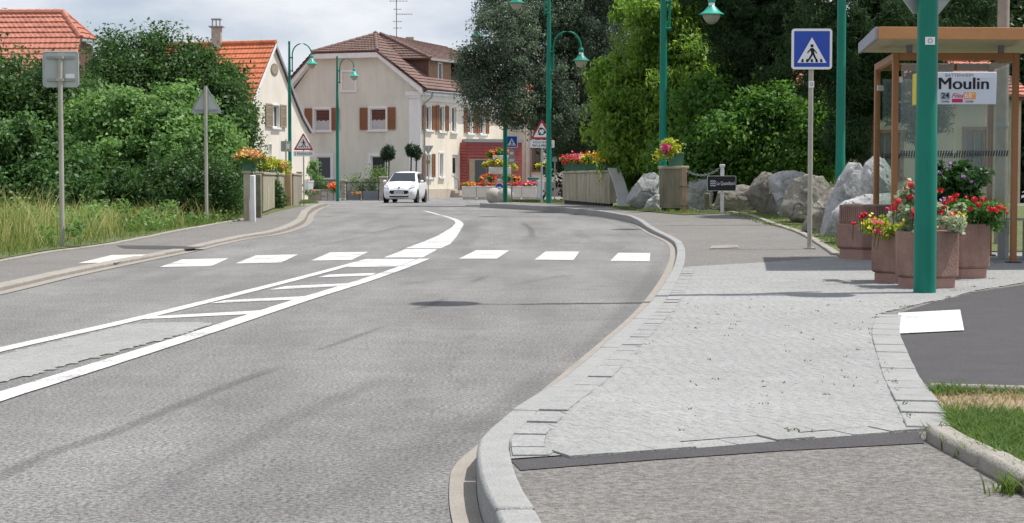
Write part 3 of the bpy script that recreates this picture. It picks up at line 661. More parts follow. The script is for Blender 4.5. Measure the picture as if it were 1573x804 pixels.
def pine(label, base, h, crowns, n, seed):
    b = Vector(base); t = thing('pine_tree', label, 'tree', b, group='dark pines behind the boulders', world=True)
    MB().tube([b, b + Vector((0, 0, h * .5)), b + Vector((.1, 0, h))], [.2, .15, .06], 9).build('trunk', BARK, t)
    g = random.Random(seed); tips = [(Vector(c[0]) + Vector((g.uniform(-.7, .7) * c[1][0], g.uniform(-.5, .5), g.uniform(-.6, .4) * c[1][2])), .045) for c in crowns for _ in range(4)]
    branches(b + Vector((0, 0, h * .4)), tips, .05, seed=seed).build('limbs', BARK, t)
    leafcloud('crown', crowns, n, .16, LM_PINE, t, .13, .1, .13, 0, seed=seed, clumps=n // 260)
pine('dark pine hanging over the boulders left of the blue crossing sign', (XY(1180, 40), 40, H(40)), 6,
     [E(1150, 60, 39, .9, 1, 1.2), E(1210, 40, 39, 1.1, 1, 1.5), E(1170, 140, 39, .7, .9, .7), E(1130, -20, 39, 1.2, 1, 1)], 110000, 41)
pine('open branched pine right of the blue crossing sign above the shelter roof', (XY(1330, 34), 34, H(34)), 6,
     [E(1290, 60, 33, 1.0, 1, 1.3), E(1330, 130, 33, .7, .8, .9), E(1380, 60, 33, 1.1, 1, 1.0), E(1300, 210, 33, .5, .6, .5), E(1450, 30, 34, 1.0, 1, .8), E(1420, 170, 33, .45, .5, .5)], 110000, 42)
tree('willow_tree', 'mid green fine leaved tree high between the grey green tree and the walnut', (XY(930, 66), 66, H(66)), 3.8, .25,
     [E(910, 20, 66, 1.6, 1.4, 1.8), E(950, 110, 66, 1.2, 1.2, 1.3), E(880, -60, 66, 1.8, 1.4, 1.6)], 50000, .13, leafmat('leaf_willow', (.03, .08, .02), (.15, .25, .08), .4), seed=35, spread=.2, droop=.8, aspect=.35)
# background trees
for i, (px, D, rz, nx, lb) in enumerate([(960, 78, 5.0, 3.0, 'far dark tree between the grey green tree and the bright one'), (1120, 66, 4.5, 3.6, 'far dark tree behind the bright green walnut'),
                                         (1290, 62, 4.2, 3.6, 'far dark tree behind the pines'), (1470, 60, 3.0, 3.4, 'far dark tree above the shelter roof'), (1620, 56, 4.2, 3.0, 'far dark tree at the right edge')]):
    b = (XY(px, D), D, H(D)); zc = 3.6 if i != 3 else 6.4
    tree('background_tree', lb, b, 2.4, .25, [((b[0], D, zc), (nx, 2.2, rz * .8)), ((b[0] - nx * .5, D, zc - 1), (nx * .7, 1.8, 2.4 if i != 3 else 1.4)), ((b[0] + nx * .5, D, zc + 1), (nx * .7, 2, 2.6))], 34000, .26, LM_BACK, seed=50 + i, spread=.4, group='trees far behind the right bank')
# ------------------------------------------------------------------ building helpers
class Wall:
    """vertical wall plane: a along the wall, z up, d outward"""
    def __init__(s, o, u, n): s.o = Vector(o); s.u = Vector((u[0], u[1], 0)).normalized(); s.n = Vector((n[0], n[1], 0)).normalized()
    def p(s, a, z, d=0): q = s.o + s.u * a + s.n * d; return Vector((q.x, q.y, z))
    def box(s, mb, a0, a1, z0, z1, d0, d1):
        b = [s.p(a0, z0, d0), s.p(a1, z0, d0), s.p(a1, z0, d1), s.p(a0, z0, d1)]; t = [Vector((q.x, q.y, z1)) for q in b]; mb.hexa(b, t); return mb
    def at(s, px):    # distance along the wall at which a ray through px meets it
        r = ray(px, 300); k = r.x / r.y
        return (k * s.o.y - s.o.x) / (s.u.x - k * s.u.y)
    def zat(s, px, py): a = s.at(px); D = (s.o + s.u * a).y; return P(px, py, D).z
def wall_mesh(W, outline, holes, depth=.18):
    loops = [[Vector((a, z, 0)) for a, z in outline]] + [[Vector((x, z, 0)) for x, z in ((a0, z0), (a0, z1), (a1, z1), (a1, z0))] for a0, a1, z0, z1 in holes]
    flat = [v for l in loops for v in l]; tr = tessellate_polygon(loops); mb = MB()
    mb.add([W.p(v.x, v.y) for v in flat], tr)
    for a0, a1, z0, z1 in holes:
        q = [(a0, z0), (a1, z0), (a1, z1), (a0, z1)]
        mb.add([W.p(a, z) for a, z in q] + [W.p(a, z, -depth) for a, z in q], [(k, (k + 1) % 4, 4 + (k + 1) % 4, 4 + k) for k in range(4)])
    n = len(outline); mb.add([W.p(a, z) for a, z in outline] + [W.p(a, z, -.3) for a, z in outline], [(k, (k + 1) % n, n + (k + 1) % n, n + k) for k in range(n)])
    return mb
def window(W, a0, a1, z0, z1, root, shutter=None, surround=.13, curtain=True, mull=True, sw=None, trim=TRIM, depth=.14):
    mb = MB(); s = surround
    if s:
        W.box(mb, a0 - s, a0, z0, z1, 0, .035); W.box(mb, a1, a1 + s, z0, z1, 0, .035); W.box(mb, a0 - s, a1 + s, z1, z1 + s, 0, .045)
    fr = mb.build('window', trim, root)
    k = MB(); f = .06
    W.box(k, a0, a0 + f, z0, z1, -depth, -depth + .06); W.box(k, a1 - f, a1, z0, z1, -depth, -depth + .06)
    W.box(k, a0 + f, a1 - f, z1 - f, z1, -depth, -depth + .06); W.box(k, a0 + f, a1 - f, z0, z0 + f, -depth, -depth + .06)
    if mull: m_ = (a0 + a1) / 2; W.box(k, m_ - .03, m_ + .03, z0 + f, z1 - f, -depth, -depth + .05)
    k.build('frame', trim, fr)
    g = MB(); W.box(g, a0 + f, a1 - f, z0 + f, z1 - f, -depth - .03, -depth + .012); g.build('glass', GLASS, fr)
    if curtain:
        c = MB(); n = 14
        for i in range(n):
            x0 = a0 + f + (a1 - a0 - 2 * f) * i / n; x1 = a0 + f + (a1 - a0 - 2 * f) * (i + 1) / n; zt = z0 + f + (z1 - z0) * .42 + .03 * math.sin(i * 1.3)
            W.box(c, x0, x1, z0 + f, zt, -depth + .013, -depth + .016 + .004 * (i % 2))
        c.build('curtain', CURT, fr)
    if s: b = MB(); W.box(b, a0 - s - .05, a1 + s + .05, z0 - .1, z0, 0.001, .12); b.build('sill', trim, fr)
    if shutter:
        sw = sw or (a1 - a0) * .5
        for x0, x1 in ((a0 - s - sw, a0 - s - .01), (a1 + s + .01, a1 + s + sw)):
            h = MB(); zs0, zs1 = z0 + .02, z1 + .06
            W.box(h, x0, x0 + .06, zs0, zs1, .05, .09); W.box(h, x1 - .06, x1, zs0, zs1, .05, .09)
            for zz in (zs0, (zs0 + zs1) / 2 - .04, zs1 - .08): W.box(h, x0 + .06, x1 - .06, zz, zz + .08, .05, .09)
            W.box(h, x0 + .06, x1 - .06, zs0 + .08, zs1 - .08, .055, .07)
            ns = 12
            for i in range(ns):
                zz = zs0 + .1 + (zs1 - zs0 - .24) * i / ns
                W.box(h, x0 + .06, x1 - .06, zz, zz + .03, .07, .085)
            h.build('shutter', shutter, fr)
    return fr
def roof_plane(root, el, er, rr, rl, m, course=.33, wave=.21, amp=.022, lift=.045, deck=True):
    """courses of tiles from the eave (el-er) up to the ridge (rl-rr); every course is its own piece"""
    el, er, rr, rl = map(Vector, (el, er, rr, rl)); nrm = (er - el).cross(rl - el)
    if nrm.length < 1e-6: nrm = (er - el).cross(rr - el)
    nrm.normalize()
    if nrm.z < 0: nrm = -nrm
    ln = ((rl + rr) / 2 - (el + er) / 2).length; n = max(2, round(ln / course))
    if deck: MB().slab([el - nrm * .05, er - nrm * .05, rr - nrm * .05, rl - nrm * .05], -nrm * .08).build('roof_deck', WOOD, root, smooth=False)
    for i in range(n):
        a0, a1 = el.lerp(rl, i / n), er.lerp(rr, i / n); b0, b1 = el.lerp(rl, (i + 1.12) / n), er.lerp(rr, (i + 1.12) / n)
        w0 = (a1 - a0).length; k = max(2, int(max(w0, (b1 - b0).length) / wave) * 2); vs = []; fs = []
        for j in range(k + 1):
            t = j / k; h = amp if j % 2 else 0; jit = random.uniform(-.004, .004)
            p = a0.lerp(a1, t); q = b0.lerp(b1, t)
            vs += [p - nrm * .03, p + nrm * (lift + h + jit), q + nrm * (h * .5 + .0)]
        for j in range(k):
            o = 3 * j; fs += [(o, o + 3, o + 4, o + 1), (o + 1, o + 4, o + 5, o + 2)]
        MB().add(vs, fs).build('tile_course', m, root, smooth=False)
def ridge(root, a, b, m, r=.11, name='ridge_tile', step=.38):
    a, b = Vector(a), Vector(b); n = max(1, int((b - a).length / step)); mb = MB()
    for i in range(n): mb.tube([a.lerp(b, i / n), a.lerp(b, (i + 1.1) / n)], [r * 1.12, r * .95], 8)
    mb.build(name, m, root)
# ------------------------------------------------------------------ main house (grey-beige gable, cream street front)
CN = Vector((XY(648, 100), 100, -.2)); gd_ = Vector((-.94, .34, 0)).normalized(); gn = Vector((-.34, -.94, 0)).normalized()
fd = Vector((.50, .866, 0)); fn_ = Vector((.866, -.50, 0))
mh = thing('village_house', 'large two storey house with brown tiled half hipped roof and grey beige gable', 'house', CN, world=True)
WG = Wall(CN, gd_, gn); WF = Wall(CN, fd, fn_)
gw = WG.at(446); ez = 6.0; jz = 8.15; ap = P(553, 52, 103).z
aL = WG.at(487); aR = WG.at(586)
hol = []
def wpx(W, x0, x1, y0, y1): a = sorted((W.at(x0), W.at(x1))); xm = (x0 + x1) / 2; return (a[0], a[1], W.zat(xm, y1), W.zat(xm, y0))
gw1 = wpx(WG, 484, 507, 168, 201); gw2 = wpx(WG, 569, 593, 167, 200); gw3 = wpx(WG, 487, 508, 241, 275); gw4 = wpx(WG, 570, 592, 240, 274); gb = wpx(WG, 527, 546, 111, 139)
wall_mesh(WG, [(0, -.4), (gw, -.4), (gw, ez), (aL, jz), (aR, jz), (0, ez)], [gw1, gw2, gw3, gw4], .2).build('gable_wall', BEIGEW, mh, smooth=False)
for h_ in (gw1, gw2): window(WG, *h_, mh, SHUTM, .14, True, False)
for h_ in (gw3, gw4): window(WG, *h_, mh, None, .2, False, False)
k = MB(); a0, a1, z0, z1 = gb
WG.box(k, a0 - .12, a0, z0, z1, 0, .04); WG.box(k, a1, a1 + .12, z0, z1, 0, .04); WG.box(k, a0 - .15, a1 + .15, z1, z1 + .12, 0, .06); WG.box(k, a0 - .15, a1 + .15, z0 - .12, z0, 0, .06)
k.build('blind_window_surround', TRIM, mh)
k = MB(); WG.box(k, 0.03, .78, -.3, ez - .15, 0.002, .07); WG.box(k, -.02, .95, ez - .15, ez + .1, 0.0, .2); WG.box(k, 0, .88, ez - .3, ez - .15, 0, .14); k.build('corner_pilaster', TRIM, mh)
# white barge boards: a wide soffit/fascia following the gable top
def barge(mb, a0, z0, a1, z1, d0=.0, d1=.45, t=.42):
    q = [WG.p(a0, z0, d0), WG.p(a1, z1, d0), WG.p(a1, z1 + t, d0), WG.p(a0, z0 + t, d0)]; mb.slab(q, WG.n * (d1 - d0))
k = MB(); barge(k, aR, jz - .02, aL, jz - .02, .0, .5, .36); k.build('barge_board', TRIM, mh)
k = MB(); barge(k, -.25, ez - .1, aR, jz - .02, .004, .494, .40); k.build('barge_board', TRIM, mh)
k = MB(); barge(k, gw + .25, ez - .1, aL, jz - .02, .004, .494, .40); k.build('barge_board', TRIM, mh)
FL = 9.6
fws = [wpx(WF, 655, 661.5, 164, 200), wpx(WF, 675.5, 682, 164, 202), wpx(WF, 694, 700.5, 165, 203), wpx(WF, 719, 725, 167, 205), wpx(WF, 738, 744, 168, 206)]
fgs = [wpx(WF, 655, 661, 238, 273), wpx(WF, 675.5, 680.5, 236, 272)]
door = (WF.at(695), WF.at(703), .25, WF.zat(699, 238))
wall_mesh(WF, [(0, -.4), (FL, -.4), (FL, ez), (0, ez)], fws + fgs + [door], .18).build('street_wall', CREAMW, mh, smooth=False)
for i, h_ in enumerate(fws): window(WF, *h_, mh, SHUTM if i != 2 else None, .1, False, False, sw=.36)
for i, h_ in enumerate(fgs): window(WF, *h_, mh, SHUTM if i == 0 else None, .1, False, False, sw=.36)
k = MB(); WF.box(k, door[0], door[1], door[2], door[3], -.16, -.1); dr = k.build('door', TRIM, mh)
k = MB(); WF.box(k, door[0] + .12, door[1] - .12, 1.3, door[3] - .2, -.1, -.09); k.build('glass', GLASS, dr)
for i in range(3): k = MB(); WF.box(k, door[0] - .25, door[1] + .25, -.2 + i * .15, -.05 + i * .15, 0.004, .9 - i * .28); k.build('step', STONE, mh)
k = MB(); k.tube([WF.p(door[0] - .5, .0, .8), WF.p(door[0] - .5, .9, .7), WF.p(door[0] - .35, 1.15, .15)], .02, 6); k.build('handrail', METAL, mh)
k = MB(); WF.box(k, .0, FL, -.3, .35, .003, .05); k.build('plinth', mat('plinth_render', (.52, .45, .37), .9, .08, 3), mh)
k = MB(); WF.box(k, -.2, FL, ez - .12, ez + .04, .02, .5); WF.box(k, .0, FL, ez - .45, ez - .12, 0, .12); k.build('cornice', TRIM, mh)
k = MB(); k.tube([WF.p(-.3, ez + .08, .56), WF.p(FL, ez + .08, .56)], .075, 8); k.build('gutter', ZINC, mh)
k = MB(); k.tube([WF.p(.35, ez + .02, .56), WF.p(.35, ez - .25, .5), WF.p(.2, ez - .6, .08), WF.p(.2, -.1, .08)], .05, 8); k.build('downpipe', ZINC, mh)
# roof: front half hip, street slope, back slope
depth_mid = gw / 2
eF0 = WF.p(-.45, ez + .1, .6)
def rp_(a, b, z): q = CN + gd_ * a + fd * b; return Vector((q.x, q.y, z))
hip_b = 2.2
r0 = rp_(depth_mid, hip_b, ap); r1 = rp_(depth_mid, FL + .3, ap - .3)
tR = WG.p(aR, jz + .38, .55); tL = WG.p(aL, jz + .38, .55)
eR0 = WG.p(-.55, ez + .22, .55); eR1 = rp_(-.6, FL + .3, ez + .12); eL0 = WG.p(gw + .55, ez + .22, .55); eL1 = rp_(gw + .6, FL + .3, ez + .12)
roof_plane(mh, tL, tR, r0 + Vector((.02, 0, 0)), r0, TILEB, .36)
# street slope as a trapezoid lower part and upper part
mR = r1.lerp(eR1, 1 - (tR.z - eR1.z) / (r1.z - eR1.z))
roof_plane(mh, eR0, eR1, mR, tR, TILEB, .36)
roof_plane(mh, tR, mR, r1, r0, TILEB, .36)
mL = r1.lerp(eL1, 1 - (tL.z - eL1.z) / (r1.z - eL1.z))
roof_plane(mh, eL1, eL0, tL, mL, TILEB, .36); roof_plane(mh, mL, tL, r0, r1, TILEB, .36)
ridge(mh, tR, r0, TILEB, .12); ridge(mh, tL, r0, TILEB, .12); ridge(mh, r0, r1, TILEB, .12)
k = MB(); k.blob(r0 + Vector((0, 0, .06)), (.17, .17, .16), 1, 0); k.build('finial', TILEB, mh)
# dormers on the street slope
def dormer(b0, b1, wdw):
    zt = 8.08; a_f = .5
    q = [rp_(a_f, b0, ez + .45), rp_(a_f, b1, ez + .45)]
    back = 2.6
    d = MB(); d.hexa([rp_(a_f, b0, ez + .3), rp_(a_f, b1, ez + .3), rp_(back, b1, ez + .3), rp_(back, b0, ez + .3)], [rp_(a_f, b0, zt), rp_(a_f, b1, zt), rp_(back, b1, zt), rp_(back, b0, zt)])
    dd = d.build('dormer', WOOD, mh, smooth=False)  # cheeks keep the dark brown wood, their shade put into the colour
    Wd = Wall(rp_(a_f, b0, 0), fd, fn_)
    n = max(2, int((b1 - b0) / .17)); w_ = (b1 - b0) / n
    for i in range(n):
        x = i * w_
        if wdw and abs(x + w_ / 2 - (b1 - b0) * .5) < .22:
            k = MB(); Wd.box(k, x + .004, x + w_ - .004, ez + .45, ez + .7, 0, .03); k.build('board', WOODSUN, dd); continue
        k = MB(); Wd.box(k, x + .008, x + w_ - .008, ez + .45, zt - .02, 0, .03 + random.uniform(0, .006)); k.build('board', WOODSUN, dd)
    if wdw:
        c = (b1 - b0) / 2; k = MB(); Wd.box(k, c - .24, c + .24, ez + .7, zt - .1, .0, .045); f_ = k.build('window_frame', TRIM, dd); 
        k = MB(); Wd.box(k, c - .16, c + .16, ez + .8, zt - .2, .045, .05); k.build('glass', GLASS, dd)
dormer(1.6, 4.1, True); dormer(5.9, 8.4, True)
hp = rp_(depth_mid - .1, 2.6, ap + .04)
roof_plane(mh, rp_(.15, 1.25, 8.12), rp_(.15, FL + .2, 8.06), r1 + Vector((0, 0, .1)), hp, TILEB, .33)
roof_plane(mh, rp_(2.7, 1.25, 8.15), rp_(.15, 1.25, 8.12), hp + Vector((.02, 0, 0)), hp, TILEB, .33)
ridge(mh, rp_(.15, 1.25, 8.16), hp + Vector((0, 0, .04)), TILEB, .09)
k = MB(); k.slab([rp_(.15, 1.25, 8.0), rp_(.15, FL + .2, 7.94), rp_(.15, FL + .2, 8.10), rp_(.15, 1.25, 8.14)], fn_ * .05); k.build('fascia', ZINC, mh)
k = MB(); c = rp_(depth_mid, 6.0, ap - .25); k.box((c.x, c.y, c.z), (.5, .5, .7)); k.build('chimney', STONE, mh, bevel=.02)
# aerial
c = rp_(depth_mid - .3, 4.0, ap - .1); an = thing('tv_aerial', 'tall television aerial mast with several crossbars on the brown roof', 'aerial', c, world=True)
MB().tube([c, c + Vector((0, 0, 2.6))], .025, 6).build('mast', METAL, an)
for z, l_, n in ((2.25, 1.0, 6), (1.75, .45, 3), (1.45, 1.0, 9), (1.0, .5, 4), (.6, .5, 3)):
    k = MB(); s0 = -.3 if z != 1.45 else 0
    k.tube([c + Vector((s0 * l_ * 1.5, 0, z)), c + Vector((l_ * (1 + s0), 0, z))], .012, 5)
    for i in range(n): x = s0 * l_ * 1.5 + (l_ * (1 + s0) - s0 * l_ * 1.5) * (i + .5) / n; k.tube([c + Vector((x, -.2, z)), c + Vector((x, .2, z))], .008, 4); k.tube([c + Vector((x, 0, z - .05)), c + Vector((x, 0, z + .05))], .007, 4)
    k.build('crossbar', METAL, an)
# red shop front built on to the street wall
A0 = WF.at(707); sc = WF.p(A0, -.2, .5); Wr = Wall(sc, (.93, .37), (.37, -.93)); W2 = Wall(WF.p(A0, -.2, 0), (fn_.x, fn_.y), (-fd.x, -fd.y))
rz1 = WF.zat(712, 219)
sh = thing('shop_front', 'single storey red boarded shop front with big dark window beside the cream wall', 'shop', sc, world=True)
SL = 3.6; sh_h = rz1
k = MB(); Wr.box(k, 0, SL, -.3, sh_h, -3, 0); k.build('body', mat('red_backing', (.28, .05, .06), .8, .1), sh, smooth=False)
SHR = mat('red_boards', (.33, .085, .08), .7, .1, 4)
nb = 18
for i in range(nb):
    z0 = -.1 + (sh_h + .1) * i / nb; z1 = -.1 + (sh_h + .1) * (i + 1) / nb - .02
    k = MB()
    if z0 > 2.2 + .0: Wr.box(k, 0, SL, z0, z1, 0, .035)
    else: Wr.box(k, 0, .12, z0, z1, 0, .035); k.build('board', SHR, sh, smooth=False); k = MB(); Wr.box(k, SL - .9, SL, z0, z1, 0, .035)
    k.build('board', SHR, sh, smooth=False); k = MB(); W2.box(k, 0, .5, z0, z1, .0, .035)
    k.build('board', SHR, sh, smooth=False)
k = MB(); Wr.box(k, -.1, SL + .1, sh_h, sh_h + .2, -2.6, .12); k.build('roof_edge', ZINC, sh)
k = MB(); Wr.box(k, .12, SL - .9, -.1, 2.18, .005, .06); f_ = k.build('window', mat('tan_frame', (.30, .24, .17), .6, .1), sh)
for x0, x1 in ((.5, 1.2), (1.26, 1.95), (2.0, 2.6)): k = MB(); Wr.box(k, x0, x1, .05, 2.1, .055, .075); k.build('pane', GLASS, f_)
# ------------------------------------------------------------------ white gabled house
n0 = Vector((XY(386, 88), 88, -.2)); wu = Vector((.33, .944, 0)).normalized(); wn = Vector((wu.y, -wu.x, 0))
wh = thing('village_house', 'white gabled house with bright orange tiled roof and small oval attic window', 'house', n0, world=True)
WW = Wall(n0, wu, wn); Wn = Wall(n0, -wn, (-wu))
wr = WW.at(422); wB = WW.at(476); zr = P(421, 68, 90.6).z; ze = 4.75; zb = P(475, 204, 94.5).z
def wz(px, py): return (WW.at(px), WW.zat(px, py))
w1 = wpx(WW, 418.5, 429, 162, 196); w2 = wpx(WW, 413, 417, 222, 240)
ov = WW.at(422.5); 
wall_mesh(WW, [(0, -.4), (wB, -.4), (wB, zb), wz(464, 180), wz(450, 145), wz(437, 108), (wr, zr), (0, ze)][::1], [w1, w2], .22).build('gable_wall', WPLAST, wh, smooth=False)
wall_mesh(Wn, [(0, -.4), (8, -.4), (8, ze), (0, ze)], [], .2).build('side_wall', WPLAST, wh, smooth=False)
window(WW, *w1, wh, SHUTG, .05, False, True, sw=.72); window(WW, *w2, wh, None, .05, False, False)
k = MB(); zc = WW.zat(422.5, 107); pts = [WW.p(ov + .42 * math.cos(q / 18 * 2 * math.pi), zc + .32 * math.sin(q / 18 * 2 * math.pi), 0.004) for q in range(18)]; k.slab(pts, WW.n * .03); o_ = k.build('oval_window', mat('oval_shade', (.22, .19, .15), .8, .05), wh)
k = MB(); pts = [WW.p(ov + .36 * math.cos(q / 18 * 2 * math.pi), zc + .26 * math.sin(q / 18 * 2 * math.pi), 0.035) for q in range(18)]; k.slab(pts, WW.n * .01); k.build('louvre', SHUTG, o_)
bk = -wn
def wp(a, t, z, o=0): q = n0 + wu * a + bk * t; return Vector((q.x, q.y, z))
roof_plane(wh, wp(-.35, 8, ze - .2), wp(-.35, -.12, ze - .2), wp(wr, -.12, zr + .05), wp(wr, 8, zr + .05), TILER, .36)
prev = (wr, zr + .05)
for (a, z) in [wz(437, 107), wz(450, 144), wz(464, 179), (wB + .15, zb)]:
    z += .06; roof_plane(wh, wp(a, -.12, z), wp(a, 8, z), wp(prev[0], 8, prev[1]), wp(prev[0], -.12, prev[1]), TILER, .36); 
    k = MB(); k.slab([wp(a, -.1, z - .2), wp(prev[0], -.1, prev[1] - .2), wp(prev[0], -.1, prev[1] + .02), wp(a, -.1, z + .02)], wn * .06); k.build('verge_board', ZINC, wh); prev = (a, z)
k = MB(); k.slab([wp(-.3, -.13, ze - .38), wp(wr, -.13, zr - .16), wp(wr, -.13, zr + .02), wp(-.3, -.13, ze - .16)], wn * .05); k.build('verge_board', TRIM, wh)
ridge(wh, wp(wr, -.15, zr + .1), wp(wr, 8, zr + .1), TILER, .12)
c = wp(wr - .2, 3.3, zr); ch = MB().box((c.x, c.y, c.z + .4), (.5, .5, 1.2)).build('chimney', STONE, wh, bevel=.015)
MB().box((c.x, c.y, c.z + .98), (.75, .7, .06)).build('cap_slab', ZINC, ch)
for dx in (-.2, 0, .2): MB().box((c.x + dx, c.y - .15, c.z + 1.2), (.06, .06, .36)).build('cap_post', STONE, ch)
MB().box((c.x, c.y, c.z + 1.38), (.52, .5, .06)).build('cap_lid', ZINC, ch)
# ------------------------------------------------------------------ far left house
D = 70; a = P(-260, 21, 71); b = P(97, 19, D)
lh = thing('village_house', 'house with broad faded red tiled roof rising over the trees at the left edge', 'house', (b.x - 3, D, 0), world=True)
hb = P(124, 58, 68.9); hb2 = P(147, 61, 71.5); sl = Vector((0, -1, 0))
ef = Vector((hb.x + .15, 66.0, 3.6)); efl = Vector((a.x, 67, 3.6)); hbl = Vector((a.x, 68.9 + .9, hb.z))
roof_plane(lh, hbl, hb, b, a, TILEP, .31); roof_plane(lh, efl, ef, hb, hbl, TILEP, .31)
roof_plane(lh, hb, hb2, b + Vector((.02, 0, 0)), b, TILEP, .31)
bk2 = Vector((b.x, 74, 3.6))
roof_plane(lh, Vector((hb2.x, 74.5, 3.6)), Vector((a.x, 75, 3.6)), a, b, TILEP, .6)
ridge(lh, a, b, TILEP, .13); ridge(lh, hb, b, TILEP, .11); ridge(lh, hb2, b, TILEP, .1)
k = MB(); k.hexa([Vector((a.x, 68, -.2)), Vector((hb.x - .15, 67.2, -.2)), Vector((hb2.x - .2, 72.5, -.2)), Vector((a.x, 74, -.2))], [Vector((a.x, 68, 3.6)), Vector((hb.x - .15, 67.2, 3.6)), Vector((hb2.x - .2, 72.5, 3.6)), Vector((a.x, 74, 3.6))]); k.build('wall', WPLAST, lh, smooth=False)
k = MB(); k.add([Vector((hb.x - .1, 67.0, 3.5)), Vector((hb2.x - .15, 73, 3.5)), Vector((hb2.x - .15, 71.6, hb.z - .1)), Vector((hb.x - .05, 69.0, hb.z - .1))], [(0, 1, 2, 3)]); k.build('gable_boards', WOOD, lh, smooth=False)
k = MB(); k.tube([hb + Vector((0, 0, -.1)), hb2 + Vector((0, 0, -.1))], .07, 6); k.build('gutter', ZINC, lh)
c = P(8, 22, 71); an2 = thing('tv_aerial', 'small aerial on the ridge of the faded red roof', 'aerial', c, world=True)
MB().tube([c, c + Vector((0, 0, .25))], .02, 5).tube([c + Vector((-.2, 0, .15)), c + Vector((.6, 0, .12))], .012, 4).tube([c + Vector((-.15, 0, .25)), c + Vector((.1, 0, .24))], .01, 4).build('mast', METAL, an2)
# ------------------------------------------------------------------ ochre house and white house behind the tree
c = Vector((XY(752, 118), 118, -.2)); oh = thing('village_house', 'ochre house with red tiled roof partly hidden behind the hanging tree', 'house', c, world=True)
Wo = Wall(c, (1, .05), (.05, -1)); xr = Wo.at(808)
oz = Wo.zat(780, 205)
wall_mesh(Wo, [(0, -.4), (xr, -.4), (xr, oz), (0, oz)], [], .2).build('front_wall', YELW, oh, smooth=False)
for i in range(22):
    k = MB(); z0 = .2 + i * .2
    if z0 > oz - .2: break
    Wo.box(k, xr - (.75 if i % 2 else .95), xr - .004, z0, z0 + .18, .002, .03); k.build('quoin', mat('ochre_quoin', (.52, .40, .22), .9, .15), oh)
roof_plane(oh, Wo.p(-1.2, oz - .1, .4), Wo.p(xr + .25, oz - .1, .4), Wo.p(xr - .6, oz + 3.6, -4), Wo.p(-1.2, oz + 3.6, -4), TILEP, .33)
k = MB(); k.add([Wo.p(xr, oz, 0), Wo.p(xr, oz, -8), Wo.p(xr - .6, oz + 3.5, -4), Wo.p(xr, -.4, 0), Wo.p(xr, -.4, -8)], [(0, 1, 2), (0, 3, 4, 1)]); k.build('side_wall', YELW, oh, smooth=False)
c = Vector((XY(808, 108), 108, -.2)); h2 = thing('village_house', 'cream house with narrow brown windows behind the roundabout warning sign', 'house', c, world=True)
W3 = Wall(c, (.97, .24), (.24, -.97)); x3 = W3.at(960); z3 = W3.zat(830, 185)
q1 = wpx(W3, 819, 831, 228, 262); q2 = wpx(W3, 852, 862, 232, 262); q3 = wpx(W3, 900, 912, 232, 262)
wall_mesh(W3, [(0, -.4), (x3, -.4), (x3, z3), (0, z3)], [q1, q2, q3], .2).build('front_wall', CREAMW, h2, smooth=False)
for q in (q1, q2, q3): window(W3, *q, h2, None, .12, False, True, trim=SHUTM)
k = MB(); W3.box(k, 0, x3, -.3, .75, .003, .06); k.build('plinth', mat('mauve_plinth', (.34, .25, .24), .9, .1), h2)
k = MB(); k.tube([W3.p(.3, z3, .1), W3.p(.3, -.1, .1)], .05, 6); k.build('downpipe', ZINC, h2)
roof_plane(h2, W3.p(-.4, z3, .4), W3.p(x3 + .3, z3, .4), W3.p(x3, z3 + 3, -4), W3.p(0, z3 + 3, -4), TILEP, .33)
k = MB(); k.add([W3.p(0, -.4, 0), W3.p(0, -.4, -8), W3.p(0, z3, -8), W3.p(0, z3, 0)], [(0, 1, 2, 3)]); k.build('side_wall', CREAMW, h2, smooth=False)
# house behind the pines on the right
c = Vector((XY(1235, 50), 50, 0)); h4 = thing('village_house', 'beige house with red roof glimpsed through the pines behind the shelter', 'house', c, world=True)
W4 = Wall(c, (1, .1), (.1, -1)); x4 = 6.6; z4 = 3.5
q1 = (4.9, 5.5, .9, 2.4); q2 = (2.0, 2.9, 1.0, 2.3); q3 = (.5, 1.2, 1.0, 2.3)
wall_mesh(W4, [(0, -.4), (x4, -.4), (x4, z4), (0, z4)], [q1, q2, q3], .2).build('front_wall', mat('tan_render', (.50, .42, .31), .9, .1, 1.5), h4, smooth=False)
for q in (q1, q2, q3): window(W4, *q, h4, None, .1, False, True, trim=SHUTM)
roof_plane(h4, W4.p(-.4, z4 - .1, .4), W4.p(x4 + .3, z4 - .1, .4), W4.p(x4, z4 + 1.6, -4), W4.p(0, z4 + 1.6, -4), TILEP, .33)
k = MB(); k.add([W4.p(0, -.4, 0), W4.p(0, -.4, -8), W4.p(0, z4, -8), W4.p(0, z4, 0)], [(0, 1, 2, 3)]); k.build('side_wall', CREAMW, h4, smooth=False)
# ------------------------------------------------------------------ garden wall, railing, gate
D = 88
def flat(px, d=D): return XY(px, d)
gw_ = thing('garden_wall', 'low stone wall with railing between the white house and the double gate', 'wall', (flat(500), D, -.2), world=True)
zb_ = -.25
zt1 = P(500, 291, D).z
k = MB(); k.box(((flat(474) + flat(494)) / 2, D, (zb_ + zt1 - .02) / 2), (flat(494) - flat(474), .3, zt1 - .02 - zb_)); k.build('planting_trough', STONE, gw_, bevel=.02)
x = flat(494)
while x < flat(524) - .1:
    wd2 = random.uniform(.28, .42); wd2 = min(wd2, flat(524) - x)
    for r_ in range(2):
        h_ = (zt1 - .08 - zb_) / 2
        MB().box((x + wd2 / 2, D, zb_ + h_ * (r_ + .5)), (wd2 - .02, .3 + random.uniform(-.01, .02), h_ - .02)).build('stone', mat('pale_stone', (.55, .50, .45), .9, .2, 5, .4, 50), gw_, bevel=.015)
    x += wd2
MB().box(((flat(494) + flat(524)) / 2, D, zt1 - .04), (flat(524) - flat(494), .36, .07)).build('coping', STONE, gw_)
k = MB(); zr_ = P(500, 277, D).z
